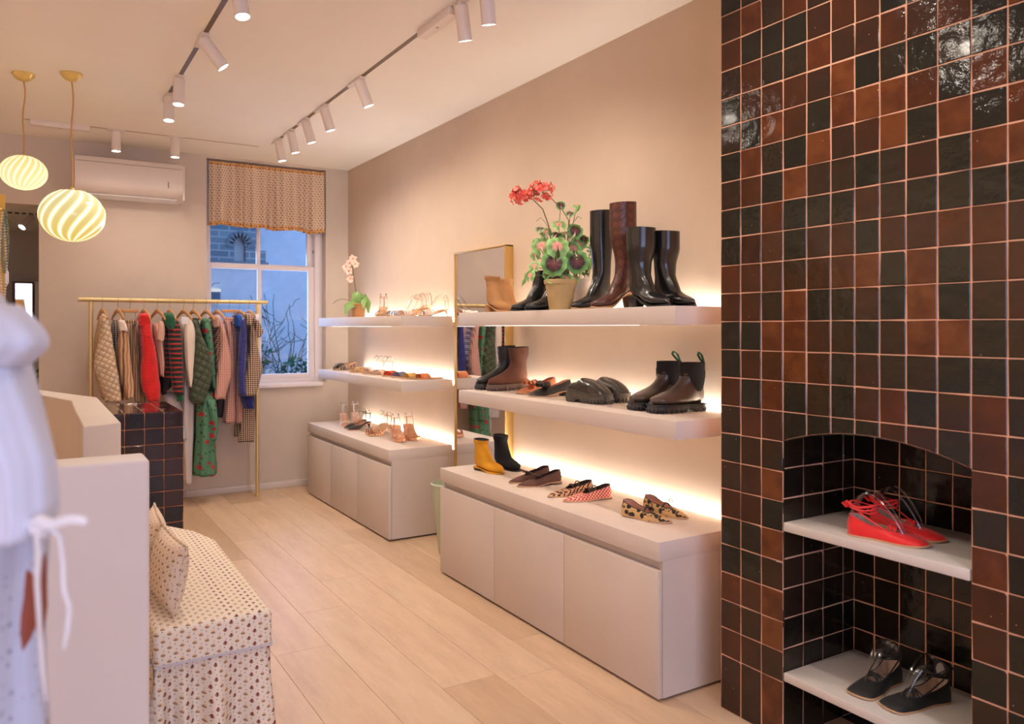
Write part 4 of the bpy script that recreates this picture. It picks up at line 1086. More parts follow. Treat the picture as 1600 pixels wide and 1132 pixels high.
buckle(strap(T, rim, R(92), M_choct, .004, .02), (.105, .030, .058), .011)
T, rim = flat_shoe('pointed_flat', 'red and white woven pointed flat with a buckle strap', (2.068, 2.925), ZB, 171, .245, M_redw, M_choct, toe='point', hh=.005, ut=.58, hb=.056, hs=.040, ht=.030, trim=M_choct)
buckle(strap(T, rim, R(92), M_choct, .005, .02), (.105, .032, .06), .011)
for lab, xy, an in (('leopard print pointed mary jane with black strap, left one of the pair', (2.215, 2.372), -74), ('leopard print pointed mary jane with black strap, nearer the wall', (2.322, 2.388), -83)):
    T, rim = flat_shoe('mary_jane', lab, xy, ZB, an, .235, M_leo, M_lin_nude, toe='point', hh=.004, ut=.60, hb=.058, hs=.036, ht=.028, trim=M_blk, k=1.08)
    buckle(strap(T, rim, R(95), M_blk, .0065, .020), (.112, .034, .052), .009)

# ---- niche flats with clear shoe forms
def clear_form(T, z0=.004, hgt=.135, w=.026, x0=.012, x1=.175):
    for s in (-1, 1):
        pts = []
        for i in range(19):
            f = i / 18
            x = lerp(x0, x1, f ** 1.15); z = z0 + hgt * math.sin(math.pi * (f ** .72)) ** .75 if 0 < f < 1 else z0
            pts.append((x, s * w * (1 - .35 * f) * (.75 + .25 * math.cos(math.pi * (f - .3))), max(z0, z)))
        MB().tube(pts, .0030, 6).build('clear_form', M_clear, T)
    pts2 = []
    mb = MB(); A = []
    for i in range(17):
        f = .06 + .80 * i / 16; x = lerp(x0, x1, f ** 1.15); z = z0 + hgt * math.sin(math.pi * (f ** .72)) ** .75; w_ = w * .86 * (1 - .35 * f)
        A.append([(x, -w_, z), (x, -w_ * .5, z + .003), (x, 0, z + .004), (x, w_ * .5, z + .003), (x, w_, z)])
    mb.loft(A, closed=False); mb.build('clear_form', M_clear, T)
def lace_flat(lab, xy, z, an, m, lin, toe, tail):
    T, rim = flat_shoe('lace_up_ballet_flat', lab, xy, z, an, .238, m, lin, toe=toe, hh=.0, t=.004, ut=.66, hb=.060, hs=.036, ht=.026, trim=m, k=1.08, msole=M_natsole)
    # criss cross laces over the vamp
    phs = [R(128), R(118), R(106), R(96)]
    mb = MB()
    for a, b in zip(phs, phs[1:]):
        for s in (0, 1):
            p = rim(a if s else 2 * math.pi - a); q = rim(2 * math.pi - b if s else b)
            pts = [p.lerp(q, i / 8) + Vector((0, 0, .012 * math.sin(math.pi * i / 8) + .003)) for i in range(9)]
            mb.tube(pts, .0024, 6)
    p, q = rim(R(96)), rim(2 * math.pi - R(96))
    for s, e in ((1, p), (-1, q)):
        mb.tube([e, e + Vector((-.03, s * .004, .016)), (.045, s * .032, .078)], .0024, 6)
    mb.build('laces', m, T)
    an_ = MB()
    for j, zz in enumerate((.082, .090, .098)):
        an_.tube([(.046 + .040 * math.cos(q), .032 * math.sin(q), zz + .005 * math.sin(q * 2 + j)) for q in [2 * math.pi * i / 28 for i in range(29)]], .0040, 6, flat=.6, caps=(False, False))
    an_.tube([(.006, 0, .09), (-.008, .004, .1), (-.016, .01, .097), (-.006, .006, .084), (.006, 0, .088)], .0038, 6)
    an_.tube([(.006, 0, .09), (-.004 + tail, -.012, .085 + tail), (-.012 + tail * 2, -.02, .098 + tail)], .0036, 6)
    an_.build('ankle_ties', m, T); clear_form(T)
M_redsat = plain('red_satin', srgb(222, 24, 28), .5, var=.03, sheen=.2); M_blksat = plain('black_grosgrain', srgb(20, 21, 21), .6, sheen=.1)
M_nude = plain('nude_footbed', srgb(206, 180, 160), .5)
lace_flat('red satin lace up ballet flat on the upper niche shelf, nearer the front edge', (2.268, 1.333), .7375, -77, M_redsat, M_nude, 'round', 0)
lace_flat('red satin lace up ballet flat on the upper niche shelf, nearer the tiled back', (2.362, 1.338), .7375, -87, M_redsat, M_nude, 'round', 0)
lace_flat('black lace up ballet flat on the lower niche shelf, left one of the pair', (2.200, 1.530), .2325, -176, M_blksat, M_nude, 'square', .01)
lace_flat('black lace up ballet flat on the lower niche shelf, right one of the pair', (2.206, 1.436), .2325, 166, M_blksat, M_nude, 'square', 0)

# ---- heeled sandals, slides and mules of the far bay
def heeled_sandal(name, lab, xy, z, an, m, L=.235, hh=.075, heel='block', toe='round', plat=.0, straps=(.66, .74), ankle=True, form=True, upper=None, insole=None, k=1.0, mheel=None, cat='sandal', bowm=None, pointed=None):
    p, a = place(xy, an, L); T = thing(name, lab, cat, (p.x, p.y, z), a)
    t = .004 + plat
    sole_mb(L, hh, t, toe, k, .0).build('sole', m if plat else (insole or M_natsole), T)
    n = 30; 
    if heel == 'block': heel_mb(L, hh, t, k, .20, .85, w=.85).build('heel', mheel or m, T)
    elif heel == 'thin':
        MB().tube([(.022, 0, zsole(0.08, hh, t) - .004), (.018, 0, hh * .6), (.013, 0, hh * .25), (.012, 0, .0002)], [.017, .009, .005, .0055], 12).build('heel', mheel or m, T)
    for i, u in enumerate(straps):
        w = foot_w(u, toe, k); z0 = zsole(u, hh, t); mb = MB()
        pts = [(u * L + .006 * math.sin(math.pi * j / 14), w * math.cos(math.pi * j / 14) * 1.02, z0 + .001 + .034 * math.sin(math.pi * j / 14) ** .7) for j in range(15)]
        mb.tube(pts, .0075, 8, flat=-.18, up=(1, 0, 0)); mb.build('strap', upper or m, T)
    if pointed:
        mb, rim = open_upper(L, hh, t, 'point', k, .66, .006, .012, .030, open_w=.9); mb.build('upper', [pointed, M_lin_nude], T, angle=65)
    if ankle:
        zc_ = hh + .075; mb = MB()
        mb.tube([(.040 + .036 * math.cos(q), .028 * math.sin(q), zc_ + .004 * math.cos(q)) for q in [2 * math.pi * i / 24 for i in range(25)]], .0035, 6, flat=.6, caps=(False, False))
        mb.tube([(.006, 0, zc_), (.003, 0, hh + .03), (.012, 0, hh + .006)], .005, 6, flat=.6)
        mb.build('ankle_strap', upper or m, T)
    if form: 
        z0 = hh * .9
        for s in (-1, 1):
            pts = [(lerp(.012, .155, f ** 1.15), s * .022 * (1 - .3 * f), lerp(hh, zsole(.66, hh, t) + .01, sst(0, 1, f)) + .115 * math.sin(math.pi * f ** .72) ** .75 * (1 - .1 * f) + .004) for f in [i / 16 for i in range(17)]]
            MB().tube(pts, .0035, 6).build('clear_form', M_clear, T)
    if bowm: bow(T, (.72 * L, 0, zsole(.7, hh, t) + .040), (0, 0, R(90)), .045, bowm, tails=False)
    return T
M_nudel = plain('nude_leather', srgb(222, 176, 148), .4); M_rg = plain('rose_gold_metallic', srgb(224, 170, 134), .22, .7)
M_pale = plain('pale_blush', srgb(236, 214, 200), .4); M_clrwhite = plain('milky_clear', srgb(235, 225, 222), .3)
ZF = .5945
heeled_sandal('heeled_sandal', 'milky clear block heel sandal at the window end of the far cabinet', (2.155, 6.02), ZF, -100, M_clrwhite, hh=.085, insole=M_nudel)
heeled_sandal('heeled_sandal', 'milky clear block heel sandal, the right one at the window end', (2.275, 6.03), ZF, -95, M_clrwhite, hh=.085, insole=M_nudel)
for lab, xy, an in (('black pointed kitten heel slingback with ankle strap, front one', (2.075, 5.80), -160), ('black pointed kitten heel slingback with ankle strap, rear one', (2.09, 5.92), -158)):
    heeled_sandal('slingback', lab, xy, ZF, an, M_blkmat, hh=.045, heel='thin', toe='point', straps=(), pointed=M_blkmat, insole=M_lin_nude, cat='shoe')
heeled_sandal('strappy_sandal', 'nude gold strappy sandal beside the black slingbacks', (2.100, 5.42), ZF, -158, M_nudel, hh=.06, heel='thin', straps=(.6, .7, .8), upper=M_rg)
heeled_sandal('strappy_sandal', 'nude gold strappy sandal just behind the other of its pair', (2.120, 5.53), ZF, -156, M_nudel, hh=.06, heel='thin', straps=(.6, .7, .8), upper=M_rg)
heeled_sandal('platform_sandal', 'rose gold block heel platform sandal, left one of the pair', (2.188, 5.02), ZF, -100, M_rg, hh=.075, plat=.016, straps=(.70, .78), k=1.1, toe='round', mheel=M_nudel)
heeled_sandal('platform_sandal', 'rose gold block heel platform sandal, right one of the pair', (2.298, 5.03), ZF, -98, M_rg, hh=.075, plat=.016, straps=(.70, .78), k=1.1, toe='round', mheel=M_nudel)
ZFM = 1.0385
M_pinkh = plain('dusty_pink_leather', srgb(190, 136, 122), .4)
heeled_sandal('bow_mule', 'black bow mule with pink heel at the window end of the far middle shelf', (2.115, 6.22), ZFM, -150, M_pinkh, hh=.05, heel='thin', straps=(.62, .72, .82), ankle=False, form=False, upper=M_blkmat, bowm=M_blkmat, cat='mule', k=1.05)
heeled_sandal('bow_mule', 'black bow mule with pink heel, the one nearer the wall', (2.19, 6.36), ZFM, -150, M_pinkh, hh=.05, heel='thin', straps=(.62, .72, .82), ankle=False, form=False, upper=M_blkmat, bowm=M_blkmat, cat='mule', k=1.05)
M_ylw = plain('straw_yellow', srgb(222, 178, 100), .6, var=.1); M_org = plain('orange_red_raffia', srgb(220, 84, 44), .6, var=.12, bump=.4); M_blu = plain('blue_grey_raffia', srgb(120, 130, 160), .6, var=.15, bump=.4)
heeled_sandal('yellow_mule', 'pale yellow mule next to the black bow mules', (2.115, 5.83), ZFM, -150, M_pale, hh=.03, straps=(.62, .70, .78), ankle=False, form=False, upper=M_ylw, cat='mule', k=1.05)
heeled_sandal('clear_form_sandal', 'pale blush sandal on a clear foot form, middle of the far middle shelf', (2.13, 5.60), ZFM, -152, M_pale, hh=.02, straps=(.60, .68, .76), upper=M_pale, k=1.05)
heeled_sandal('clear_form_sandal', 'pale blush sandal on a clear foot form, just right of its twin', (2.15, 5.47), ZFM, -152, M_pale, hh=.02, straps=(.60, .68, .76), upper=M_pale, k=1.05)
for lab, xy, an, m in (('orange red raffia slide on the far middle shelf', (2.14, 5.25), -165, M_org), ('blue grey raffia slide beside the orange one', (2.15, 5.12), -168, M_blu), ('straw yellow raffia slide nearest the mirror', (2.15, 4.96), -176, M_ylw), ('orange striped raffia slide by the wall, behind the blue one', (2.20, 4.86), -178, plain('mixed_raffia', srgb(206, 120, 74), .6, var=.3, bump=.4))):
    heeled_sandal('raffia_slide', lab, xy, ZFM, an, M_ylw, hh=.004, heel='none', straps=(.54, .60, .66, .72, .78), ankle=False, form=False, upper=m, cat='slide', k=1.1)
ZFT = 1.4685
for i, (lab, xy, an, m, hh) in enumerate((('brown strappy heeled sandal at the left of the far top shelf group', (2.14, 5.30), -120, plain('copper_strap', srgb(168, 112, 84), .4), .07), ('blue grey flat sandal in front of the pink ones', (2.075, 5.02), -165, plain('powder_blue', srgb(150, 160, 186), .6), .015),
        ('blush pink sandal on a clear form, behind the blue grey one', (2.20, 5.16), -165, M_nudel, .05), ('blush pink sandal on a clear form, at the centre of the far top shelf', (2.10, 4.90), -172, M_pale, .05),
        ('nude ruffled sandal on a tall clear form, near the mirror', (2.20, 5.04), -176, M_nudel, .075), ('nude ruffled sandal at the right end of the far top shelf', (2.21, 4.80), -178, M_pale, .04))):
    heeled_sandal('heeled_sandal' if hh > .03 else 'flat_sandal', lab, xy, ZFT, an, M_nudel if i != 1 else m, hh=hh, straps=(.58, .66, .74, .82), upper=m, form=i != 1, ankle=i != 1, k=1.05, heel='block' if hh > .06 else 'thin')

# ================================================================ plants on the shelves
rnd = random.Random(11)
def pot(T, r0, r1, h, m, rimh=.02, name='pot'):
    MB().lathe([(r0 * .2, 0), (r0, 0), (r0 + .002, .003), (r1 - .006, h - rimh), (r1, h - rimh), (r1 + .002, h - .002), (r1 - .004, h), (r1 - .012, h - .002), (r1 - .016, h - .03), (.001, h - .03)], 40).build(name, m, T, angle=35)
    MB().lathe([(.001, h - .012), (r1 * .6, h - .014), (r1 - .012, h - .022), (r1 - .014, h - .03), (.001, h - .03)], 24).build('soil', plain('moss_soil', srgb(46, 58, 30), .95, var=.3, bump=.6), T)
M_terra = plain('aged_terracotta', srgb(190, 160, 108), .85, var=.12, bump=.25, bscale=40); M_whitepot = plain('chalky_pot', srgb(206, 190, 176), .8, var=.06)
def ger_mat():
    n = NT('geranium_leaf'); v = n.uv(obj=True)
    at_ = n.n('ShaderNodeAttribute', attribute_name='leafr'); oi = n.math('ADD', at_.outputs['Fac'], n.math('MULTIPLY', n.math('SUBTRACT', n.noise(v, 60, 2), .5), .25))
    n.col(n.ramp(oi, [(.0, srgb(206, 120, 112)), (.28, srgb(208, 150, 132)), (.46, srgb(170, 140, 104)), (.56, srgb(104, 152, 80)), (.9, srgb(150, 190, 114))])); n.set(Roughness=.5)
    n.p.inputs['Subsurface Weight'].default_value = 0; return n.m
def ger_mat2():
    n = NT('geranium_leaf_dark'); v = n.uv(obj=True)
    at_ = n.n('ShaderNodeAttribute', attribute_name='leafr'); oi = n.math('ADD', at_.outputs['Fac'], n.math('MULTIPLY', n.math('SUBTRACT', n.noise(v, 60, 2), .5), .2))
    n.col(n.ramp(oi, [(.0, srgb(120, 52, 50)), (.35, srgb(84, 42, 40)), (.60, srgb(60, 44, 34)), (.68, srgb(84, 136, 70)), (1, srgb(128, 176, 96))])); n.set(Roughness=.5); return n.m
M_gl, M_gd = ger_mat(), ger_mat2(); M_stem = plain('green_stem', srgb(96, 110, 62), .6); M_stemb = plain('brown_green_stem', srgb(110, 92, 62), .6)
def round_leaf(parent, c, n_, up, r, m, notch=True):
    """one lobed, scalloped round leaf"""
    n_ = Vector(n_).normalized(); u = Vector(up) - n_ * Vector(up).dot(n_); u.normalize(); s = n_.cross(u); c = Vector(c)
    seg = 26; vs = [c]; rr = [0]; fs = []
    for j, f in enumerate((.45, .8, 1.0)):
        for i in range(seg + 1):
            a = R(-90) + R(14 if notch else 0) + (2 * math.pi - R(28 if notch else 0)) * i / seg
            q = r * f * (1 + (.05 * math.cos(a * 9) if j == 2 else 0)) * (1 - .10 * math.sin(a))
            vs.append(c + s * q * math.cos(a) + u * q * math.sin(a) + n_ * (r * (.16 * f * f) * math.cos(2 * a) * 1 + r * .10 * f * math.cos(7 * a) * f - r * .18 * f * f)); rr.append(f)
    for i in range(seg): fs.append((0, 1 + i, 2 + i))
    for j in range(2):
        b0, b1 = 1 + j * (seg + 1), 1 + (j + 1) * (seg + 1)
        for i in range(seg): fs.append((b0 + i, b1 + i, b1 + i + 1, b0 + i + 1))
    mb = MB(); mb.add(vs, fs); o = mb.build('leaf', m, parent, angle=180)
    at_ = o.data.attributes.new('leafr', 'FLOAT', 'POINT'); at_.data.foreach_set('value', rr)
    return o
px0 = 2.13; gp = at(876, 484, X=px0)
GT = thing('potted_geranium', 'coral flowered geranium with pink and green leaves in an aged clay pot', 'plant', (px0, gp.y, ZT))
pot(GT, .052, .078, .142, M_terra)
MB().cyl((-.0527 * CS, 0, .014), (-.0535 * CS - .002, 0, .014), .004).build('drain_hole', M_dark, GT, rz=0)
Zg = px0 * SN + gp.y * CS; k_ = Zg / FPX
FW = Vector((SN, CS, 0)); RT = Vector((CS, -SN, 0))
def gl(px, py, d=0):   # plant-local point at a photo pixel, d metres behind the pot axis
    sc_ = 1 + d / Zg
    L_ = (px - 800) * k_ * sc_ - (876 - 800) * k_; zz = CAM_H + (HY - py) * k_ * sc_ - ZT
    return RT * L_ + FW * d + Vector((0, 0, zz))
leaves = [  # px, py, radius px, depth, tilt x, tilt up, kind
 (846, 383, 15, .00, -.5, .3, 0), (871, 384, 17, -.05, .1, .35, 0), (873, 350, 11, -.03, .1, .9, 0), (899, 360, 12, .0, .2, .2, 1), (895, 388, 13, .02, .3, .3, 0),
 (865, 413, 19, -.06, -.2, .15, 1), (902, 410, 18, -.02, .2, .15, 1), (852, 362, 9, .03, -.6, .6, 0), (836, 397, 9, .03, -1, .3, 0), (835, 415, 9, .0, -1, .5, 0),
 (828, 430, 9, -.01, -1.2, .4, 0), (844, 357, 7, .0, -.3, 1.2, 1), (906, 378, 12, .05, .5, .4, 0), (912, 372, 9, .06, .6, .6, 1), (876, 320, 7, .0, .1, .2, 1), (901, 321, 7, .02, .3, 1.5, 0),
 (891, 333, 7, .0, -.2, 1.0, 1), (883, 365, 9, .03, 0, 1, 0), (870, 366, 9, .0, -.2, 1.1, 1), (880, 398, 13, .04, 0, .5, 0), (889, 420, 12, .03, .1, .4, 0), (857, 428, 9, .03, -.4, .8, 1), (838, 378, 7, .04, -.8, .2, 1),
 (882, 434, 13, -.04, .1, 1.2, 0), (866, 434, 12, -.04, -.3, 1.2, 1), (896, 434, 10, .0, .4, 1.2, 0)]
for px, py, r, d, tx, tu, kd in leaves:
    c = gl(px, py, d); nn = -FW + RT * tx * .6 + Vector((0, 0, tu))
    round_leaf(GT, c, nn, (Vector((0, 0, -1 if kd and r > 14 else 1)) + RT * rnd.uniform(-.4, .4)), r * k_ * 1.08, M_gd if kd else M_gl)
    base = Vector((rnd.uniform(-.02, .02), rnd.uniform(-.02, .02), .125)); mid = (base + c) / 2 + Vector((0, 0, .02)) + FW * .015
    MB().tube([base, mid, c + nn.normalized() * -.002], .0016, 5).build('leaf_stalk', M_stem, GT)
M_coral = plain('coral_petal', srgb(242, 106, 88), .55, var=.12)
for (px, py, R_, d), path in (((813, 306, 17, 0), [(866, 440), (862, 385), (857, 352), (848, 327), (833, 312), (822, 305)]), ((846, 298, 21, -.02), [(886, 440), (886, 390), (889, 345), (878, 327), (866, 315), (853, 300)])):
    MB().tube([gl(*p) if i else Vector((0, 0, .125)) for i, p in enumerate(path)], [.0035, .003, .0027, .0024, .002, .0018], 6).build('flower_stalk', M_stemb, GT)
    c = gl(px, py, d); mb = MB(); st = MB()
    for i in range(46):
        v = Vector((rnd.gauss(0, 1), rnd.gauss(0, 1), rnd.gauss(0, 1) * .8)).normalized(); q = c + Vector((v.x, v.y, v.z * .85)) * R_ * k_ * rnd.uniform(.55, 1.0)
        st.tube([c - Vector((0, 0, .004)), q], .0008, 4)
        e1 = v.orthogonal().normalized(); e2 = v.cross(e1)
        for j in range(5):
            a = 2 * math.pi * j / 5 + i; dd_ = (e1 * math.cos(a) + e2 * math.sin(a) + v * .5).normalized()
            leaf(mb, q, dd_, v, rnd.uniform(.015, .022), .0075)
    mb.build('flower_head', M_coral, GT); st.build('flower_stalklets', M_stem, GT)
for path in (((868, 440), (860, 360), (852, 348), (845, 340), (838, 346)), ((890, 440), (893, 352), (903, 338), (909, 342))):
    MB().tube([gl(*p) if i else Vector((0, 0, .125)) for i, p in enumerate(path)], .0013, 5).build('thin_stalk', M_stem, GT)
mb = MB()
for i in range(60):
    a = rnd.uniform(0, 6.28); leaf(mb, Vector((.035 * math.cos(a), .035 * math.sin(a), .128)), (math.cos(a), math.sin(a), rnd.uniform(-.1, .7)), (0, 0, 1), rnd.uniform(.03, .05), .008)
mb.build('low_foliage', plain('deep_green', srgb(54, 92, 42), .6, var=.2), GT)
mb = MB()
for px, py in ((822, 440), (826, 430), (832, 425), (906, 326)):
    c = gl(px, py); leaf(mb, c + Vector((0, 0, .02)), RT * -.5 + Vector((0, 0, -1)), -FW, .05, .010)
mb.build('drooping_leaf', plain('fresh_green', srgb(120, 160, 84), .6), GT)
# second pot behind
q = at(908, 480, X=2.34)
T = thing('potted_plant', 'chalky pale pot with fine green sprigs half hidden behind the tall black boot', 'plant', (2.34, q.y, ZT))
pot(T, .055, .072, .16, M_whitepot, .016)
lf = MB(); stm = MB()
for i in range(16):
    a = rnd.uniform(0, 6.28); top_ = Vector((.10 * math.cos(a) * rnd.random() , .10 * math.sin(a) * rnd.random(), rnd.uniform(.24, .37))); b = Vector((.03 * math.cos(a), .03 * math.sin(a), .14))
    if top_.x > .09: top_.x = .09
    stm.tube([b, (b + top_) / 2 + Vector((.01, 0, .02)), top_], .0012, 4)
    for j in range(9):
        f = .3 + .7 * j / 9; q_ = b.lerp(top_, f); leaf(lf, q_, (rnd.uniform(-1, .6), rnd.uniform(-1, 1), .4), (0, 0, 1), .028, .009)
stm.build('stems', M_stem, T); lf.build('leaves', plain('fine_green', srgb(110, 146, 76), .6, var=.2), T)
# orchid
ox = 2.15; oq = at(560, 494, X=ox)
T = thing('potted_orchid', 'pale pink orchid with broad green leaves on the far top shelf by the window', 'plant', (ox, oq.y, ZFT))
Zo = ox * SN + oq.y * CS; ko = Zo / FPX
def ol(px, py, d=0): return RT * ((px - 560) * ko) + FW * d + Vector((0, 0, CAM_H + (HY - py) * ko - ZFT))
pot(T, .045, .060, .105, plain('orchid_clay', srgb(196, 140, 90), .7, var=.1), .012)
M_orl = plain('orchid_leaf', srgb(134, 172, 96), .4, var=.1); M_orp = plain('orchid_petal', srgb(240, 206, 188), .5); M_orc = plain('orchid_centre', srgb(226, 130, 70), .5)
def strap_leaf(pts, w, nm='leaf'):
    mb = MB(); P_ = [Vector(p) for p in pts]; A = []
    for i, p in enumerate(P_):
        d = (P_[min(i + 1, len(P_) - 1)] - P_[max(0, i - 1)]).normalized(); s = d.cross(FW * -1 + Vector((0, 0, .3))).normalized(); nn = s.cross(d)
        ww = w * math.sin(math.pi * (.12 + .86 * i / (len(P_) - 1))) ** .6
        A.append([p - s * ww, p - s * ww * .5 - nn * ww * .2, p, p + s * ww * .5 - nn * ww * .2, p + s * ww])
    mb.loft(A, closed=False); mb.build(nm, M_orl, T, angle=180)
strap_leaf([ol(562, 478), ol(556, 474, -.05), ol(545, 480, -.07), ol(543, 492, -.075)], .032)
strap_leaf([ol(560, 478), ol(558, 466, -.02), ol(557, 460, -.01), ol(559, 456)], .040)
strap_leaf([ol(562, 478), ol(572, 464, -.02), ol(576, 474, -.03), ol(577, 490, -.03)], .028)
strap_leaf([ol(562, 478), ol(566, 462, .0), ol(571, 470, -.05), ol(570, 484, -.06)], .026)
MB().tube([ol(556, 480), ol(546, 470), ol(535, 467), ol(526, 470), ol(520, 475)], .002, 5).build('aerial_root', M_stem, T)
MB().tube([ol(560, 480), ol(555, 450), ol(552, 425), ol(550, 415), ol(545, 412)], .003, 6).build('flower_stalk', M_stemb, T)
for px, py, dd2 in ((547, 411, 0), (556, 413, -.02), (541, 417, .0), (546, 424, -.02), (548, 436, -.01), (551, 404, .02)):
    c = ol(px, py, dd2); mb = MB()
    for j in range(5):
        a = 2 * math.pi * j / 5 + rnd.uniform(0, 1); leaf(mb, c, RT * math.cos(a) + Vector((0, 0, math.sin(a))) - FW * .2, -FW, .036, .015)
    mb.build('flower', M_orp, T); MB().lathe([(.001, -.008), (.007, 0), (.001, .008)], 10).build('flower_centre', M_orc, T, c - FW * .008)

# ================================================================ clothes rail
RY = 6.60
rl = thing('clothes_rail', 'slim brass clothes rail full of garments in front of the window', 'clothes rail', (1.0, RY, 0))
M_rail = plain('rail_brass', srgb(214, 188, 132), .35, .55)
MB().cyl((.301 - 1, 0, 1.597), (1.675 - 1, 0, 1.597), .0165, 20).build('top_bar', M_rail, rl)
for xx in (.385, 1.593):
    MB().cyl((xx - 1, 0, .004), (xx - 1, 0, 1.583), .0145, 20).build('upright', M_rail, rl)
    MB().lathe([(.0145, .0), (.026, 0), (.026, .004), (.0145, .006)], 24, Matrix.Translation((xx - 1, 0, 0))).build('foot', M_rail, rl)
M_hook = plain('hook_wire', srgb(170, 150, 120), .3, .9); M_hwood = plain('hanger_wood', srgb(206, 152, 100), .5, var=.08); M_clip = plain('clip_metal', srgb(190, 186, 186), .25, .8)

def hanger(px, lab, yaw=.0, clip=False, drop=.075):
    x = at(px, 470, Y=RY).x
    T = thing('clip_hanger' if clip else 'wooden_hanger', lab, 'hanger', (x, RY, 1.597), 0)
    pts = [(0, -.0195 * math.sin(a) , .0195 * math.cos(a)) for a in [R(-110) + R(200) * i / 12 for i in range(13)]][::-1]
    hk = [(0, 0, -drop), (0, 0, -.045), (0, -.010, -.028)] + [(0, q[1], q[2]) for q in pts]
    MB().tube(hk, .0016, 6).build('hook', M_hook, T)
    if clip:
        MB().box(-.058, .058, -.012, .012, -drop - .022, -drop + .004, b=.004).build('hanger_bar', M_hwood, T)
        for s in (-1, 1):
            MB().tube([(s * .035, 0, -drop - .018), (s * .040, 0, -drop - .055), (s * .036, 0, -drop - .085)], .002, 6).build('clip_wire', M_clip, T)
            MB().box(s * .036 - .010, s * .036 + .010, -.009, .009, -drop - .115, -drop - .080, b=.003).build('clip', M_clip, T)
    else:
        yaw *= .4; c, s_ = math.cos(yaw), math.sin(yaw)
        f = lambda u: (s_ * u, -c * u, -drop - .004 - .035 * (abs(u) / .2) ** 1.2 - .03 * (abs(u) / .2) ** 2)
        MB().tube([f(-.20 + .4 * i / 20) for i in range(21)], [.006 + .006 * (1 - abs(i / 10 - 1)) for i in range(21)], 10, flat=1.5, up=(0, 0, 1)).build('arms', M_hwood, T)
    return T

def za(x, y, s=5.66, ox=130, oy=450): return (ox + x / s, oy + y / s)
def zb(x, y): return za(x, y, 5.6625, 270, 450)
def zo(x, y): return za(x, y, 3.234, 110, 440)
def gspec(rows, f): return [(f(0, y)[1], f(l, 0)[0], f(r, 0)[0]) for y, l, r in rows]

def cloth(T, name, rows, m, yc=0, hd=.05, fold=5, amp=.10, nseg=44, e=.8, seed=0, lean=0, grow=0, crease=1.0):
    """soft garment piece: superelliptic rings following the rows, with drape folds running down it"""
    base = T.location; rng = random.Random(seed * 7 + 1); rings = []
    ph0 = rng.uniform(0, 6); n = max(10, int((rows[-1][0] - rows[0][0]) / 4)); ys = [rows[0][0] + (rows[-1][0] - rows[0][0]) * i / n for i in range(n + 1)]
    ev = lambda k, y: tab([(r[0], r[k]) for r in rows], y)
    sm = lambda k, y: sum(ev(k, max(rows[0][0], min(rows[-1][0], y + d))) for d in (-5, -2.5, 0, 2.5, 5)) / 5
    for i, py in enumerate(ys):
        y = RY + yc + lean * i / n; a = at(sm(1, py), py, Y=y - hd * .5); b = at(sm(2, py), py, Y=y - hd * .5)
        cx, hw = (a.x + b.x) / 2, max(.004, (b.x - a.x) / 2); t = i / n; r = []
        z = a.z; d = hd * (1 - .5 * (1 - min(1, t * 5)) ** 2)
        for j in range(nseg):
            ph = 2 * math.pi * j / nseg; cx_, sy_ = math.cos(ph), math.sin(ph)
            w = 1 + amp * min(1, .3 + t * 1.2) * (math.sin(fold * ph + ph0 + .9 * math.sin(3 * t + seed)) + .5 * math.sin((fold * 2 + 1) * ph + ph0 * 2 + 1.5 * t)) + crease * .02 * math.sin(9 * t * 3 + 2 * ph + seed)
            X = cx + hw * w * abs(cx_) ** e * (1 if cx_ > 0 else -1); Y = y + d * w * abs(sy_) ** e * (1 if sy_ > 0 else -1)
            r.append((X - base.x, Y - base.y, z - base.z + (.004 * math.sin(3 * ph + seed) * t)))
        rings.append(r)
    top = rings[0]; c = sum((Vector(p) for p in top), Vector()) / nseg
    cap = [c + (Vector(p) - c) * .55 + Vector((0, 0, .004)) for p in top]
    low = rings[-1]; c2 = sum((Vector(p) for p in low), Vector()) / nseg
    inn = [c2 + (Vector(p) - c2) * .93 + Vector((0, 0, .012)) for p in low]
    return MB().loft([cap] + rings + [inn]).build(name, m, T, angle=180, uv='xz')

def fab(name, fn, rough=.85, sheen=.15, bump=None):
    n = NT(name); c = fn(n); n.col(c); n.set(Roughness=rough, Sheen_Weight=sheen)
    return n.m
def stripes(n, cols, period, vertical=True, warp=.0, rot=0):
    v = n.uv((1, 1, 1), rot); X = n.xy(v); u = X[0] if vertical else X[1]
    if warp: u = n.math('ADD', u, n.math('MULTIPLY', n.noise(v, 12, 2), warp))
    f = n.math('FRACT', n.math('DIVIDE', u, period)); st = []
    for i, c in enumerate(cols): st.append((i / len(cols), c))
    return n.ramp(f, st, 'CONSTANT')
def gingham(n, a, b, c, period, rot=0):
    v = n.uv((1 / period, 1 / period, 1), rot); X = n.xy(v)
    hx = n.math('LESS_THAN', n.math('FRACT', X[0]), .5); hy = n.math('LESS_THAN', n.math('FRACT', X[1]), .5)
    return n.mix(n.math('MULTIPLY', hx, hy), n.mix(n.math('MAXIMUM', hx, hy), a, b), c)
def quilt(name, col, period, lines=None):
    n = NT(name); v = n.uv((1 / period, 1 / period, 1), R(28)); X = n.xy(v)
    ex = n.math('ABSOLUTE', n.math('SUBTRACT', n.math('FRACT', X[0]), .5)); ey = n.math('ABSOLUTE', n.math('SUBTRACT', n.math('FRACT', X[1]), .5))
    h = n.math('POWER', n.math('MULTIPLY', n.math('SUBTRACT', 1, n.math('MULTIPLY', ex, 2)), n.math('SUBTRACT', 1, n.math('MULTIPLY', ey, 2))), .4)
    n.bump(h, .9, .012); n.col(n.mix(n.math('GREATER_THAN', n.math('MAXIMUM', ex, ey), .455), col, lines or tuple(c * .6 for c in col))); n.set(Roughness=.6, Sheen_Weight=.2); return n.m
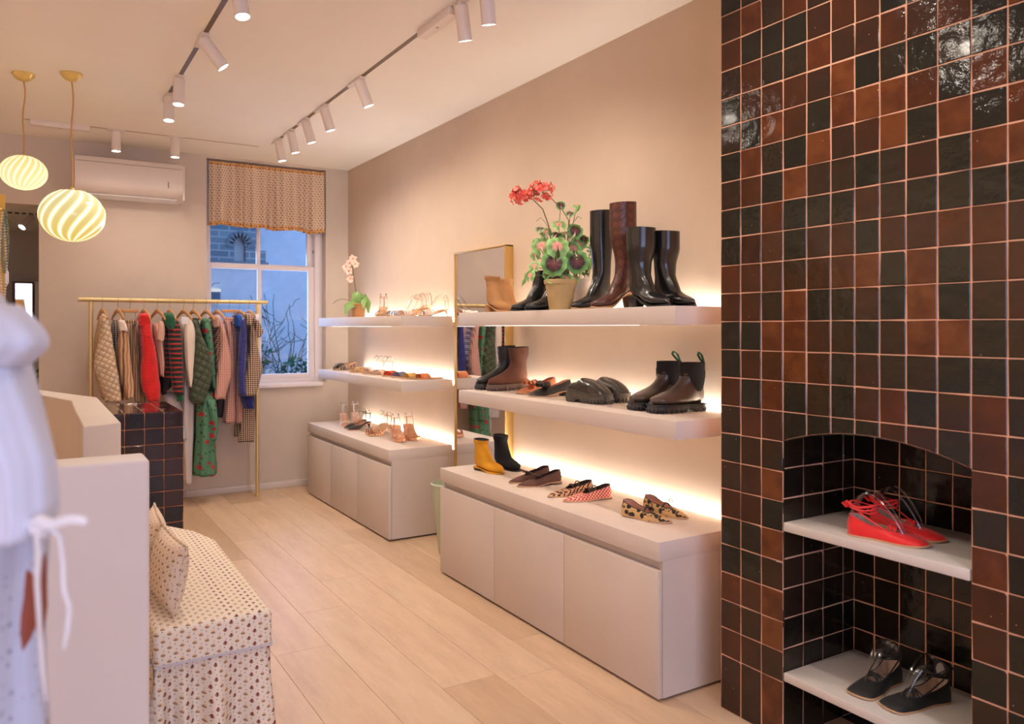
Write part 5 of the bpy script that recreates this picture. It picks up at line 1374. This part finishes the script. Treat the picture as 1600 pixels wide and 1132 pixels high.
def floralg(name, base, f1, f2, s=22):
    n = NT(name); v = n.uv((1, 1, 1)); vo = n.n('ShaderNodeTexVoronoi'); n.l(v, vo.inputs['Vector']); vo.inputs['Scale'].default_value = s
    vo2 = n.n('ShaderNodeTexVoronoi'); n.l(v, vo2.inputs['Vector']); vo2.inputs['Scale'].default_value = s * 2.3
    d = n.math('ADD', vo.outputs['Distance'], n.math('MULTIPLY', n.math('SUBTRACT', n.noise(v, 90, 2), .5), .3))
    c = n.mix(n.math('LESS_THAN', vo2.outputs['Distance'], .28), base, f2); n.col(n.mix(n.math('LESS_THAN', d, .27), c, f1)); n.set(Roughness=.7); return n.m
def knit(name, col, s=260, rough=.95):
    n = NT(name); v = n.uv((1, 1, 1)); X = n.xy(v); h = n.math('ADD', n.math('SINE', n.math('MULTIPLY', X[1], s * 2)), n.math('MULTIPLY', n.noise(v, 120, 2), 1.5)); n.bump(h, .5, .003)
    n.col(n.ramp(n.noise(v, 14, 3), [(.3, tuple(c * .85 for c in col)), (.7, col)])); n.set(Roughness=rough, Sheen_Weight=.3); return n.m
W_ = srgb
F_cream = quilt('cream_quilt', W_(222, 194, 160), .036, W_(176, 142, 108)); F_creamin = plain('cream_lining', W_(198, 168, 130), .85)
F_bst = fab('brown_stripe', lambda n: stripes(n, [W_(176, 124, 84), W_(214, 184, 150), W_(130, 86, 58), W_(198, 160, 122), W_(176, 124, 84), W_(206, 176, 142)], .075, warp=.02))
F_bw = fab('mono_check', lambda n: gingham(n, W_(214, 206, 200), W_(110, 104, 104), W_(30, 28, 30), .016)); F_offw = plain('offwhite_cotton', W_(232, 218, 206), .85)
F_gst = fab('green_tan_stripe', lambda n: stripes(n, [W_(186, 150, 112), W_(96, 98, 62), W_(204, 172, 134), W_(170, 96, 70), W_(198, 168, 130), W_(112, 110, 76)], .05))
F_red = knit('red_knit', W_(224, 30, 30)); F_pinkr = plain('blush_ruffle', W_(220, 176, 156), .85, var=.06, bump=.4, bscale=90)
F_rg = fab('red_green_stripe', lambda n: stripes(n, [W_(30, 24, 26), W_(30, 24, 26), W_(186, 36, 44), W_(28, 66, 46)], .036, False, .012)); F_green = knit('green_rib', W_(22, 94, 62))
F_white = plain('ivory_blouse', W_(226, 210, 192), .8, var=.04); F_blackf = plain('black_jersey', W_(24, 22, 26), .9)
F_olive = quilt('olive_quilt', W_(62, 74, 48), .05, W_(38, 46, 30)); F_gf = floralg('green_floral', W_(82, 132, 100), W_(176, 44, 52), W_(44, 84, 60), 15)
F_pg = fab('pink_gingham', lambda n: gingham(n, W_(226, 186, 166), W_(198, 142, 128), W_(142, 84, 80), .013)); F_pgd = fab('brown_gingham', lambda n: gingham(n, W_(216, 176, 146), W_(150, 100, 82), W_(80, 48, 44), .018, R(20)))
F_pink = fab('pink_check', lambda n: gingham(n, W_(216, 176, 158), W_(186, 134, 122), W_(150, 94, 88), .016)); F_pleat = fab('dark_pleat', lambda n: stripes(n, [W_(44, 34, 38), W_(66, 50, 52)], .012))
F_blue = knit('navy_blue_knit', W_(44, 46, 120), 200); F_blueb = plain('bright_blue_jersey', W_(20, 74, 160), .8)
F_bg = fab('black_cream_gingham', lambda n: gingham(n, W_(226, 198, 166), W_(132, 100, 82), W_(40, 26, 28), .0165)); F_tag = plain('paper_tag', W_(226, 222, 224), .6)

def gloc(px): return (at(px, 470, Y=RY).x, RY, 1.50)
A_ = lambda rows: gspec(rows, za)
B_ = lambda rows: gspec(rows, zb)
O_ = lambda rows: gspec(rows, zo)
def garment(name, lab, cat, px): return thing(name, lab, cat, gloc(px), 0)
# 1
hanger(160, 'wooden hanger holding the cream quilted jacket', .25)
T = garment('quilted_jacket', 'cream quilted jacket, first garment at the left end of the rail', 'jacket', 160)
cloth(T, 'body', A_([(262, 148, 210), (400, 116, 225), (600, 96, 245), (800, 120, 275), (985, 178, 300)]), F_creamin, .05, .15, 4, .05, seed=1)
cloth(T, 'sleeve', A_([(250, 172, 212), (330, 164, 238), (430, 150, 258), (560, 122, 280), (690, 97, 302), (780, 130, 318), (900, 172, 332), (1015, 207, 345)]), F_cream, -.15, .055, 3, .03, seed=2)
cloth(T, 'collar', A_([(235, 168, 208), (280, 164, 222), (325, 160, 230)]), plain('collar_blush', W_(230, 200, 180), .8), -.10, .06, 3, .05, seed=3)
# 2
hanger(184, 'wooden hanger holding the brown striped jacket', .3)
T = garment('striped_jacket', 'brown and beige striped jacket with white cuff, second garment on the rail', 'jacket', 184)
cloth(T, 'lining', A_([(290, 262, 330), (420, 255, 335), (560, 270, 335), (700, 290, 340)]), F_bw, .03, .13, 4, .06, seed=4)
cloth(T, 'sleeve', A_([(275, 300, 360), (380, 318, 402), (500, 312, 405), (700, 322, 425), (850, 345, 440), (985, 380, 446)]), F_bst, -.14, .055, 4, .10, seed=5)
cloth(T, 'front_panel', A_([(480, 285, 335), (640, 290, 350), (820, 312, 376), (990, 345, 410)]), F_bst, -.05, .07, 4, .12, seed=6)
cloth(T, 'collar', A_([(285, 312, 360), (330, 318, 390), (385, 325, 400)]), F_offw, -.16, .052, 3, .05, seed=7)
# 3
hanger(203, 'clip hanger holding the green and tan striped trousers', clip=True, drop=.072)
T = garment('striped_trousers', 'green and tan striped trousers clipped to a hanger, left of the red knit', 'trousers', 203)
cloth(T, 'waistband', A_([(285, 376, 462), (325, 380, 466)]), F_gst, .0, .03, 3, .04, seed=8)
cloth(T, 'trouser_leg', A_([(320, 384, 440), (450, 398, 452), (650, 425, 480), (850, 440, 500), (1015, 462, 520)]), F_gst, -.04, .035, 5, .10, seed=9)
cloth(T, 'trouser_leg', A_([(320, 420, 466), (450, 435, 488), (650, 455, 508), (850, 480, 530), (1015, 500, 560)]), F_gst, .02, .035, 5, .10, seed=10)
# 4
hanger(225, 'wooden hanger holding the bright red knit', .3)
T = garment('red_knit_jumper', 'bright red knitted jumper with collar on the rail', 'jumper', 225)
cloth(T, 'body', A_([(250, 500, 585), (400, 498, 605), (600, 508, 630), (800, 505, 650), (960, 540, 660)]), F_red, .06, .14, 4, .05, seed=11)
cloth(T, 'sleeve', A_([(290, 508, 598), (380, 512, 605), (480, 516, 630), (600, 524, 652), (750, 506, 665), (900, 522, 684), (985, 560, 682), (1012, 580, 664)]), F_red, -.13, .06, 3, .04, seed=12)
cloth(T, 'collar', A_([(228, 500, 585), (262, 490, 592), (300, 492, 598), (340, 498, 600)]), F_red, -.10, .075, 3, .07, seed=13)
# 5
hanger(246, 'wooden hanger holding the blush ruffled top', .35)
T = garment('ruffled_top', 'blush pink sleeveless ruffled top right of the red knit', 'top', 246)
cloth(T, 'bodice', A_([(315, 622, 690), (430, 628, 712), (560, 650, 716), (680, 664, 724), (785, 678, 708)]), F_pinkr, -.03, .12, 5, .08, seed=14)
cloth(T, 'shoulder_ruffle', A_([(300, 672, 712), (360, 668, 722), (430, 662, 720), (470, 655, 712)]), F_pinkr, -.15, .045, 9, .14, seed=15)
# 6
hanger(265, 'wooden hanger holding the red and green striped polo', .2)
T = garment('striped_polo_jumper', 'black red and green striped jumper with a green collar', 'jumper', 265)
cloth(T, 'body', A_([(280, 712, 800), (450, 708, 810), (620, 712, 820), (790, 690, 810), (930, 688, 735)]), F_rg, .04, .15, 4, .05, seed=16)
cloth(T, 'hem', A_([(785, 676, 800), (860, 680, 800), (940, 688, 724)]), F_blackf, -.02, .10, 4, .05, seed=17)
cloth(T, 'sleeve', A_([(270, 770, 830), (350, 760, 866), (480, 756, 880), (650, 768, 887), (800, 782, 890), (900, 790, 890), (950, 812, 890)]), F_rg, -.14, .055, 3, .03, seed=18)
cloth(T, 'cuff', A_([(945, 815, 889), (980, 826, 889), (1005, 834, 888)]), F_green, -.14, .045, 6, .03, seed=19)
cloth(T, 'collar', A_([(222, 728, 796), (250, 706, 812), (290, 700, 826), (345, 745, 822), (370, 768, 806)]), F_green, -.12, .08, 3, .06, seed=20)
# 7
hanger(287, 'wooden hanger holding the ivory blouse', .35)
T = garment('ivory_blouse', 'ivory blouse with gathered sleeve next to the striped jumper', 'blouse', 287)
cloth(T, 'body', B_([(285, 60, 130), (450, 70, 150), (650, 85, 150), (820, 95, 150)]), F_white, .05, .13, 5, .06, seed=21)
cloth(T, 'sleeve', B_([(270, 118, 160), (330, 105, 192), (420, 98, 204), (600, 108, 194), (700, 118, 184), (790, 130, 180), (880, 148, 166)]), F_white, -.14, .05, 4, .07, seed=22)
mb = MB().box(-.028, .022, -.004, .004, -.055, .0, b=.003); mb.build('label_tag', F_tag, T, (-.02, -.20, -.03))
T = garment('long_white_dress', 'long white dress hanging lowest, behind the tiled counter corner', 'dress', 290)
cloth(T, 'skirt', [(520, 284, 302), (600, 284, 305), (680, 285, 304), (757, 290, 300)], plain('white_voile', W_(226, 214, 208), .8), .08, .10, 5, .08, seed=23)
cloth(T, 'under_skirt', [(615, 256, 276), (640, 262, 285), (690, 268, 296)], plain('white_voile', W_(226, 214, 208), .8), .04, .08, 4, .08, seed=24)
# 8
hanger(302, 'wooden hanger holding the olive quilted jacket', .3)
T = garment('quilted_jacket', 'dark olive quilted jacket in the middle of the rail', 'jacket', 302)
cloth(T, 'body', B_([(270, 150, 230), (420, 170, 270), (600, 175, 310), (800, 165, 330), (990, 150, 285)]), plain('olive_lining', W_(44, 50, 36), .8), .04, .14, 4, .05, seed=25)
cloth(T, 'sleeve', B_([(290, 178, 215), (400, 200, 252), (520, 196, 305), (620, 186, 345), (690, 180, 358), (800, 170, 348), (900, 155, 325), (1000, 142, 296), (1028, 190, 278)]), F_olive, -.14, .055, 3, .03, seed=26)
# 9
hanger(322, 'wooden hanger holding the green floral dress', .3)
T = garment('floral_dress', 'green floral wrap dress with red flowers, hanging long', 'dress', 322)
cloth(T, 'bodice', B_([(275, 268, 335), (400, 268, 350), (560, 300, 362), (750, 322, 372), (895, 340, 374)]), F_gf, -.02, .14, 5, .07, seed=27)
cloth(T, 'skirt', O_([(560, 655, 735), (640, 642, 742), (720, 640, 746), (800, 640, 735), (880, 632, 738), (955, 628, 742), (985, 626, 742)]), F_gf, -.04, .12, 7, .09, seed=28)
cloth(T, 'ruffle', O_([(600, 690, 735), (700, 715, 747), (760, 722, 746), (805, 712, 735)]), F_gf, -.16, .03, 7, .14, seed=29)
# 10
hanger(339, 'wooden hanger holding the pink gingham jacket', .3)
T = garment('gingham_jacket', 'pink gingham jacket with wide sleeve, left of the pink checked trousers', 'jacket', 339)
cloth(T, 'body', B_([(255, 358, 425), (400, 362, 430), (600, 362, 430), (800, 372, 420), (980, 350, 400)]), F_pgd, .02, .15, 4, .06, seed=30)
cloth(T, 'sleeve', B_([(280, 400, 440), (400, 425, 474), (520, 430, 500), (650, 412, 517), (780, 396, 517), (900, 382, 484), (988, 372, 465)]), F_pg, -.15, .05, 3, .04, seed=31)
cloth(T, 'hood', B_([(245, 372, 420), (290, 360, 438), (350, 372, 445)]), plain('hood_blush', W_(206, 164, 148), .85), -.10, .08, 3, .07, seed=32)
T = garment('pleated_skirt', 'dark pleated skirt hem below the pink gingham jacket', 'skirt', 343)
cloth(T, 'skirt', B_([(600, 372, 420), (800, 372, 430), (985, 372, 455), (1132, 376, 462), (1148, 378, 462)]), F_pleat, .10, .08, 9, .07, seed=33)
# 11
hanger(358, 'clip hanger holding the pink checked trousers', clip=True, drop=.066)
T = garment('checked_trousers', 'pink checked trousers clipped to a hanger, reaching below the jackets', 'trousers', 358)
cloth(T, 'waistband', B_([(262, 450, 540), (300, 456, 546)]), F_pink, .0, .03, 3, .04, seed=34)
cloth(T, 'trouser_leg', B_([(290, 458, 512), (450, 482, 535), (650, 500, 545), (850, 495, 552), (1000, 470, 552), (1200, 448, 556)]), F_pink, -.03, .045, 5, .08, seed=35)
cloth(T, 'trouser_leg', B_([(290, 500, 546), (450, 515, 568), (650, 525, 578), (850, 535, 596), (1000, 545, 614), (1200, 545, 630)]), F_pink, .03, .045, 5, .08, seed=36)
# 12
hanger(374, 'wooden hanger holding the navy blue jumper', .35)
T = garment('blue_jumper', 'navy blue knitted jumper between the pink trousers and the black gingham shirt', 'jumper', 374)
cloth(T, 'body', B_([(250, 550, 612), (330, 560, 640), (500, 572, 660), (700, 578, 662), (850, 582, 690), (960, 600, 725)]), F_blue, .02, .14, 4, .05, seed=37)
cloth(T, 'sleeve', B_([(285, 600, 640), (400, 600, 660), (550, 585, 650), (750, 578, 640), (900, 582, 645), (960, 600, 660)]), F_blue, -.15, .04, 3, .05, seed=38)
cloth(T, 'hem_rib', B_([(950, 605, 730), (1020, 620, 730), (1072, 645, 724)]), F_blue, .0, .11, 8, .04, seed=39)
cloth(T, 'neck', B_([(240, 556, 604), (290, 560, 620), (350, 568, 600)]), F_blueb, -.10, .06, 3, .05, seed=40)
# 13
hanger(389, 'wooden hanger holding the black gingham shirt', .35)
T = garment('gingham_shirt', 'black and cream gingham shirt at the right end of the rail', 'shirt', 389)
cloth(T, 'body', B_([(262, 648, 730), (400, 680, 742), (520, 676, 752), (620, 664, 775), (720, 648, 800), (820, 635, 778), (955, 614, 742)]), F_bg, -.08, .11, 4, .045, seed=41)
cloth(T, 'sleeve', B_([(262, 712, 745), (320, 726, 778), (380, 738, 806), (415, 742, 812), (436, 738, 765)]), F_bg, -.18, .045, 3, .04, seed=42)
cloth(T, 'collar', B_([(232, 655, 705), (262, 640, 722), (300, 645, 715), (330, 665, 700)]), F_bg, -.14, .07, 3, .07, seed=43)
mb = MB().box(-.012, .014, -.004, .004, -.045, .0, b=.003); mb.build('label_tag', F_tag, T, (.012, -.222, -.005))
T = garment('gingham_trousers', 'black and cream gingham trousers showing below the blue jumper', 'trousers', 385)
cloth(T, 'trouser_leg', [(560, 376, 396), (620, 372, 392), (650, 368, 390), (682, 367, 388)], F_bg, .09, .05, 4, .07, seed=44)
cloth(T, 'trouser_leg', [(560, 384, 400), (620, 382, 400), (650, 378, 400), (692, 373, 398)], F_bg, .02, .05, 4, .07, seed=45)

# ================================================================ near left: white dress on its rail, yellow display
def cf(L, Z, z): return Vector((Z * SN + L * CS, Z * CS - L * SN, z))
DZ_ = .76
base = cf(-.62, DZ_, 0)
rr = thing('dress_rail', 'brass rail at the left edge carrying the white dress', 'clothes rail', (base.x, base.y, 0))
a_ = cf(-.62, DZ_, 0) - base
MB().cyl(Vector((-.75, .02, 1.64)), Vector((.02, .02, 1.64)), .012, 16).build('top_bar', M_rail, rr)
MB().cyl((-.72, .02, .004), (-.72, .02, 1.63), .012, 16).build('upright', M_rail, rr)
MB().box(-.76, -.68, -.2, .25, 0, .012, b=.004).build('foot', M_rail, rr)
hg = thing('wooden_hanger', 'wooden hanger of the white dress, above the frame', 'hanger', (base.x, base.y + .02, 1.64))
MB().tube([(0, 0, -.10), (0, 0, -.04), (0, -.012, -.02), (0, -.014, 0), (0, 0, .014), (0, .014, 0)], .0018, 6).build('hook', M_hook, hg)
MB().tube([RT * (-.24 + .24 * i / 12) + Vector((0, 0, -.10 - .05 * abs(i / 6 - 1) ** 1.5)) for i in range(13)], .009, 8).build('arms', M_hwood, hg)

def voile(name, col, tr=.25, rough=.8, dots=None):
    n = NT(name); n.col(col); n.set(Roughness=rough)
    if dots:
        v = n.uv((1, 1, 1)); vo = n.n('ShaderNodeTexVoronoi'); vo.inputs['Randomness'].default_value = .35; n.l(v, vo.inputs['Vector']); vo.inputs['Scale'].default_value = dots
        n.col(n.ramp(vo.outputs['Distance'], [(.13, srgb(150, 150, 176)), (.22, col)])); n.bump(vo.outputs['Distance'], .5, .002)
    return n.m
M_voile = voile('white_cotton_voile', srgb(214, 216, 230)); M_eye = voile('white_eyelet', srgb(200, 206, 228), dots=75); M_cuffw = plain('white_tie', srgb(240, 236, 236), .8)
M_rust = plain('rust_lining', srgb(150, 76, 56), .8)
wd_ = thing('white_dress', 'white cotton dress with puff sleeve and tied bow, blurred in the left foreground', 'dress', (base.x, base.y, 1.0))
def lofted(T, name, rows, m, Zc, hd, fold, amp, seg=56, e=.9, seed=0):
    rng = random.Random(seed); ph0 = rng.uniform(0, 6); rings = []
    y0, y1 = rows[0][0], rows[-1][0]; n = max(12, int((y1 - y0) / 14))
    for i in range(n + 1):
        py = y0 + (y1 - y0) * i / n; l = sum(tab([(r[0], r[1]) for r in rows], py + d) for d in (-6, 0, 6)) / 3; r_ = sum(tab([(r[0], r[2]) for r in rows], py + d) for d in (-6, 0, 6)) / 3
        k = Zc / FPX; cx = ((l + r_) / 2 - 800) * k; hw = (r_ - l) / 2 * k; z = CAM_H + (HY - py) * k; rg = []
        for j in range(seg):
            ph = 2 * math.pi * j / seg; c_, s_ = math.cos(ph), math.sin(ph)
            w = 1 + amp * (math.sin(fold * ph + ph0) + .5 * math.sin((fold * 2 + 1) * ph + ph0 + 2 * i / n))
            p = cf(cx + hw * w * abs(c_) ** e * (1 if c_ > 0 else -1), Zc + hd * w * abs(s_) ** e * (1 if s_ > 0 else -1), z) - T.location
            rg.append(p)
        rings.append(rg)
    return MB().loft(rings).build(name, m, T, angle=180)
lofted(wd_, 'bodice', [(455, -330, -40), (500, -340, -10), (560, -345, 15), (640, -350, 40), (720, -355, 62), (800, -360, 66), (835, -360, 58)], M_voile, DZ_ + .02, .10, 9, .025, seed=1)
lofted(wd_, 'skirt', [(820, -360, 44), (900, -365, 40), (1000, -370, 34), (1100, -380, 38), (1240, -400, 52), (1500, -420, 60), (1900, -440, 66)], M_eye, DZ_ + .03, .12, 11, .03, seed=2)
lofted(wd_, 'sleeve', [(474, -70, -14), (490, -90, 14), (510, -95, 36), (532, -95, 50), (548, -90, 46), (562, -80, 26), (574, -70, 10)], M_voile, DZ_ - .03, .06, 7, .05, seed=3)
lofted(wd_, 'sleeve_drape', [(570, -60, 8), (640, -50, 38), (700, -30, 60), (725, -10, 68), (800, 10, 72), (836, 20, 66)], M_voile, DZ_ - .03, .04, 6, .05, seed=4)
lofted(wd_, 'lining', [(812, 36, 52), (880, 40, 60), (960, 42, 62), (1000, 42, 54), (1090, 38, 50), (1140, 42, 62), (1300, 42, 74)], M_rust, DZ_ + .05, .02, 4, .05, seed=5)
def W2(px, py, dz=0): return cf((px - 800) * (DZ_ - .05 + dz) / FPX, DZ_ - .05 + dz, CAM_H + (HY - py) * (DZ_ - .05 + dz) / FPX) - wd_.location
MB().tube([W2(82, 822), W2(95, 816), (W2(112, 812)), W2(128, 814), W2(136, 818)], [.004, .0050, .0048, .0045, .003], 8).build('bow_end', M_cuffw, wd_)
MB().tube([W2(45, 822), W2(62, 815), W2(84, 822), W2(70, 832), W2(48, 828)], [.004, .007, .008, .007, .004], 8).build('bow_loop', M_cuffw, wd_)
MB().tube([W2(78, 826), W2(94, 838), W2(99, 880), W2(100, 920), W2(109, 950), W2(106, 985), W2(100, 1015)], [.004, .003, .0035, .0035, .003, .004, .002], 8, flat=.5).build('ribbon_tail', M_cuffw, wd_)
MB().tube([W2(56, 830), W2(60, 860), W2(58, 910), W2(62, 980), W2(66, 1040), W2(72, 1095)], [.005, .006, .005, .004, .004, .002], 8, flat=.5).build('ribbon_tail', M_cuffw, wd_)

# yellow display panel with hanging necklaces
p = at(8, 305, Y=3.6)
T = thing('yellow_display_panel', 'tall yellow accessory display panel at the left edge', 'display', (p.x, 3.6, 0))
MB().box(-.42, 0, -.02, .02, .0, p.z, b=.003).build('panel', plain('yellow_paint', srgb(222, 170, 60), .5), T)
MB().box(-.42, 0, -.2, .2, 0, .015, b=.004).build('foot', M_brass, T)
MB().cyl((-.012, -.05, p.z - .06), (-.012, .0, p.z - .06), .003).build('peg', M_brass, T)
for nm, lab, dx, z0, z1, m, n_ in (('beaded_necklace', 'green and white beaded necklace on the yellow panel', .006, p.z - .065, p.z - .30, plain('green_beads', srgb(120, 130, 90), .4, var=.4), 26), ('tassel_necklace', 'long pale necklace with red bead at the left edge', .0, p.z - .075, p.z - .44, plain('pale_beads', srgb(214, 190, 160), .5), 34)):
    N_ = thing(nm, lab, 'necklace', (p.x, 3.6 - .04, 0)); mb = MB()
    for i in range(n_):
        for s in (-1, 1):
            f = i / (n_ - 1); c = Vector((dx - .006 + s * .010 * math.sin(math.pi * f), s * .003, lerp(z0, z1, f))); r = .0055
            mb.lathe([(.0005, -r), (r * .8, -r * .6), (r, 0), (r * .8, r * .6), (.0005, r)], 6, Matrix.Translation(c))
    mb.build('beads', m, N_)
    if 'tassel' in nm: MB().lathe([(.001, -.05), (.009, -.045), (.010, 0), (.004, .01)], 10, Matrix.Translation((dx - .006, 0, z1 - .0))).build('red_bead', plain('red_lacquer', srgb(200, 50, 36), .3), N_)
    else: MB().lathe([(.001, -.05), (.007, -.04), (.007, .0), (.002, .01)], 8, Matrix.Translation((dx, 0, z1))).build('tassel', plain('tassel_white', srgb(226, 220, 210), .8), N_)
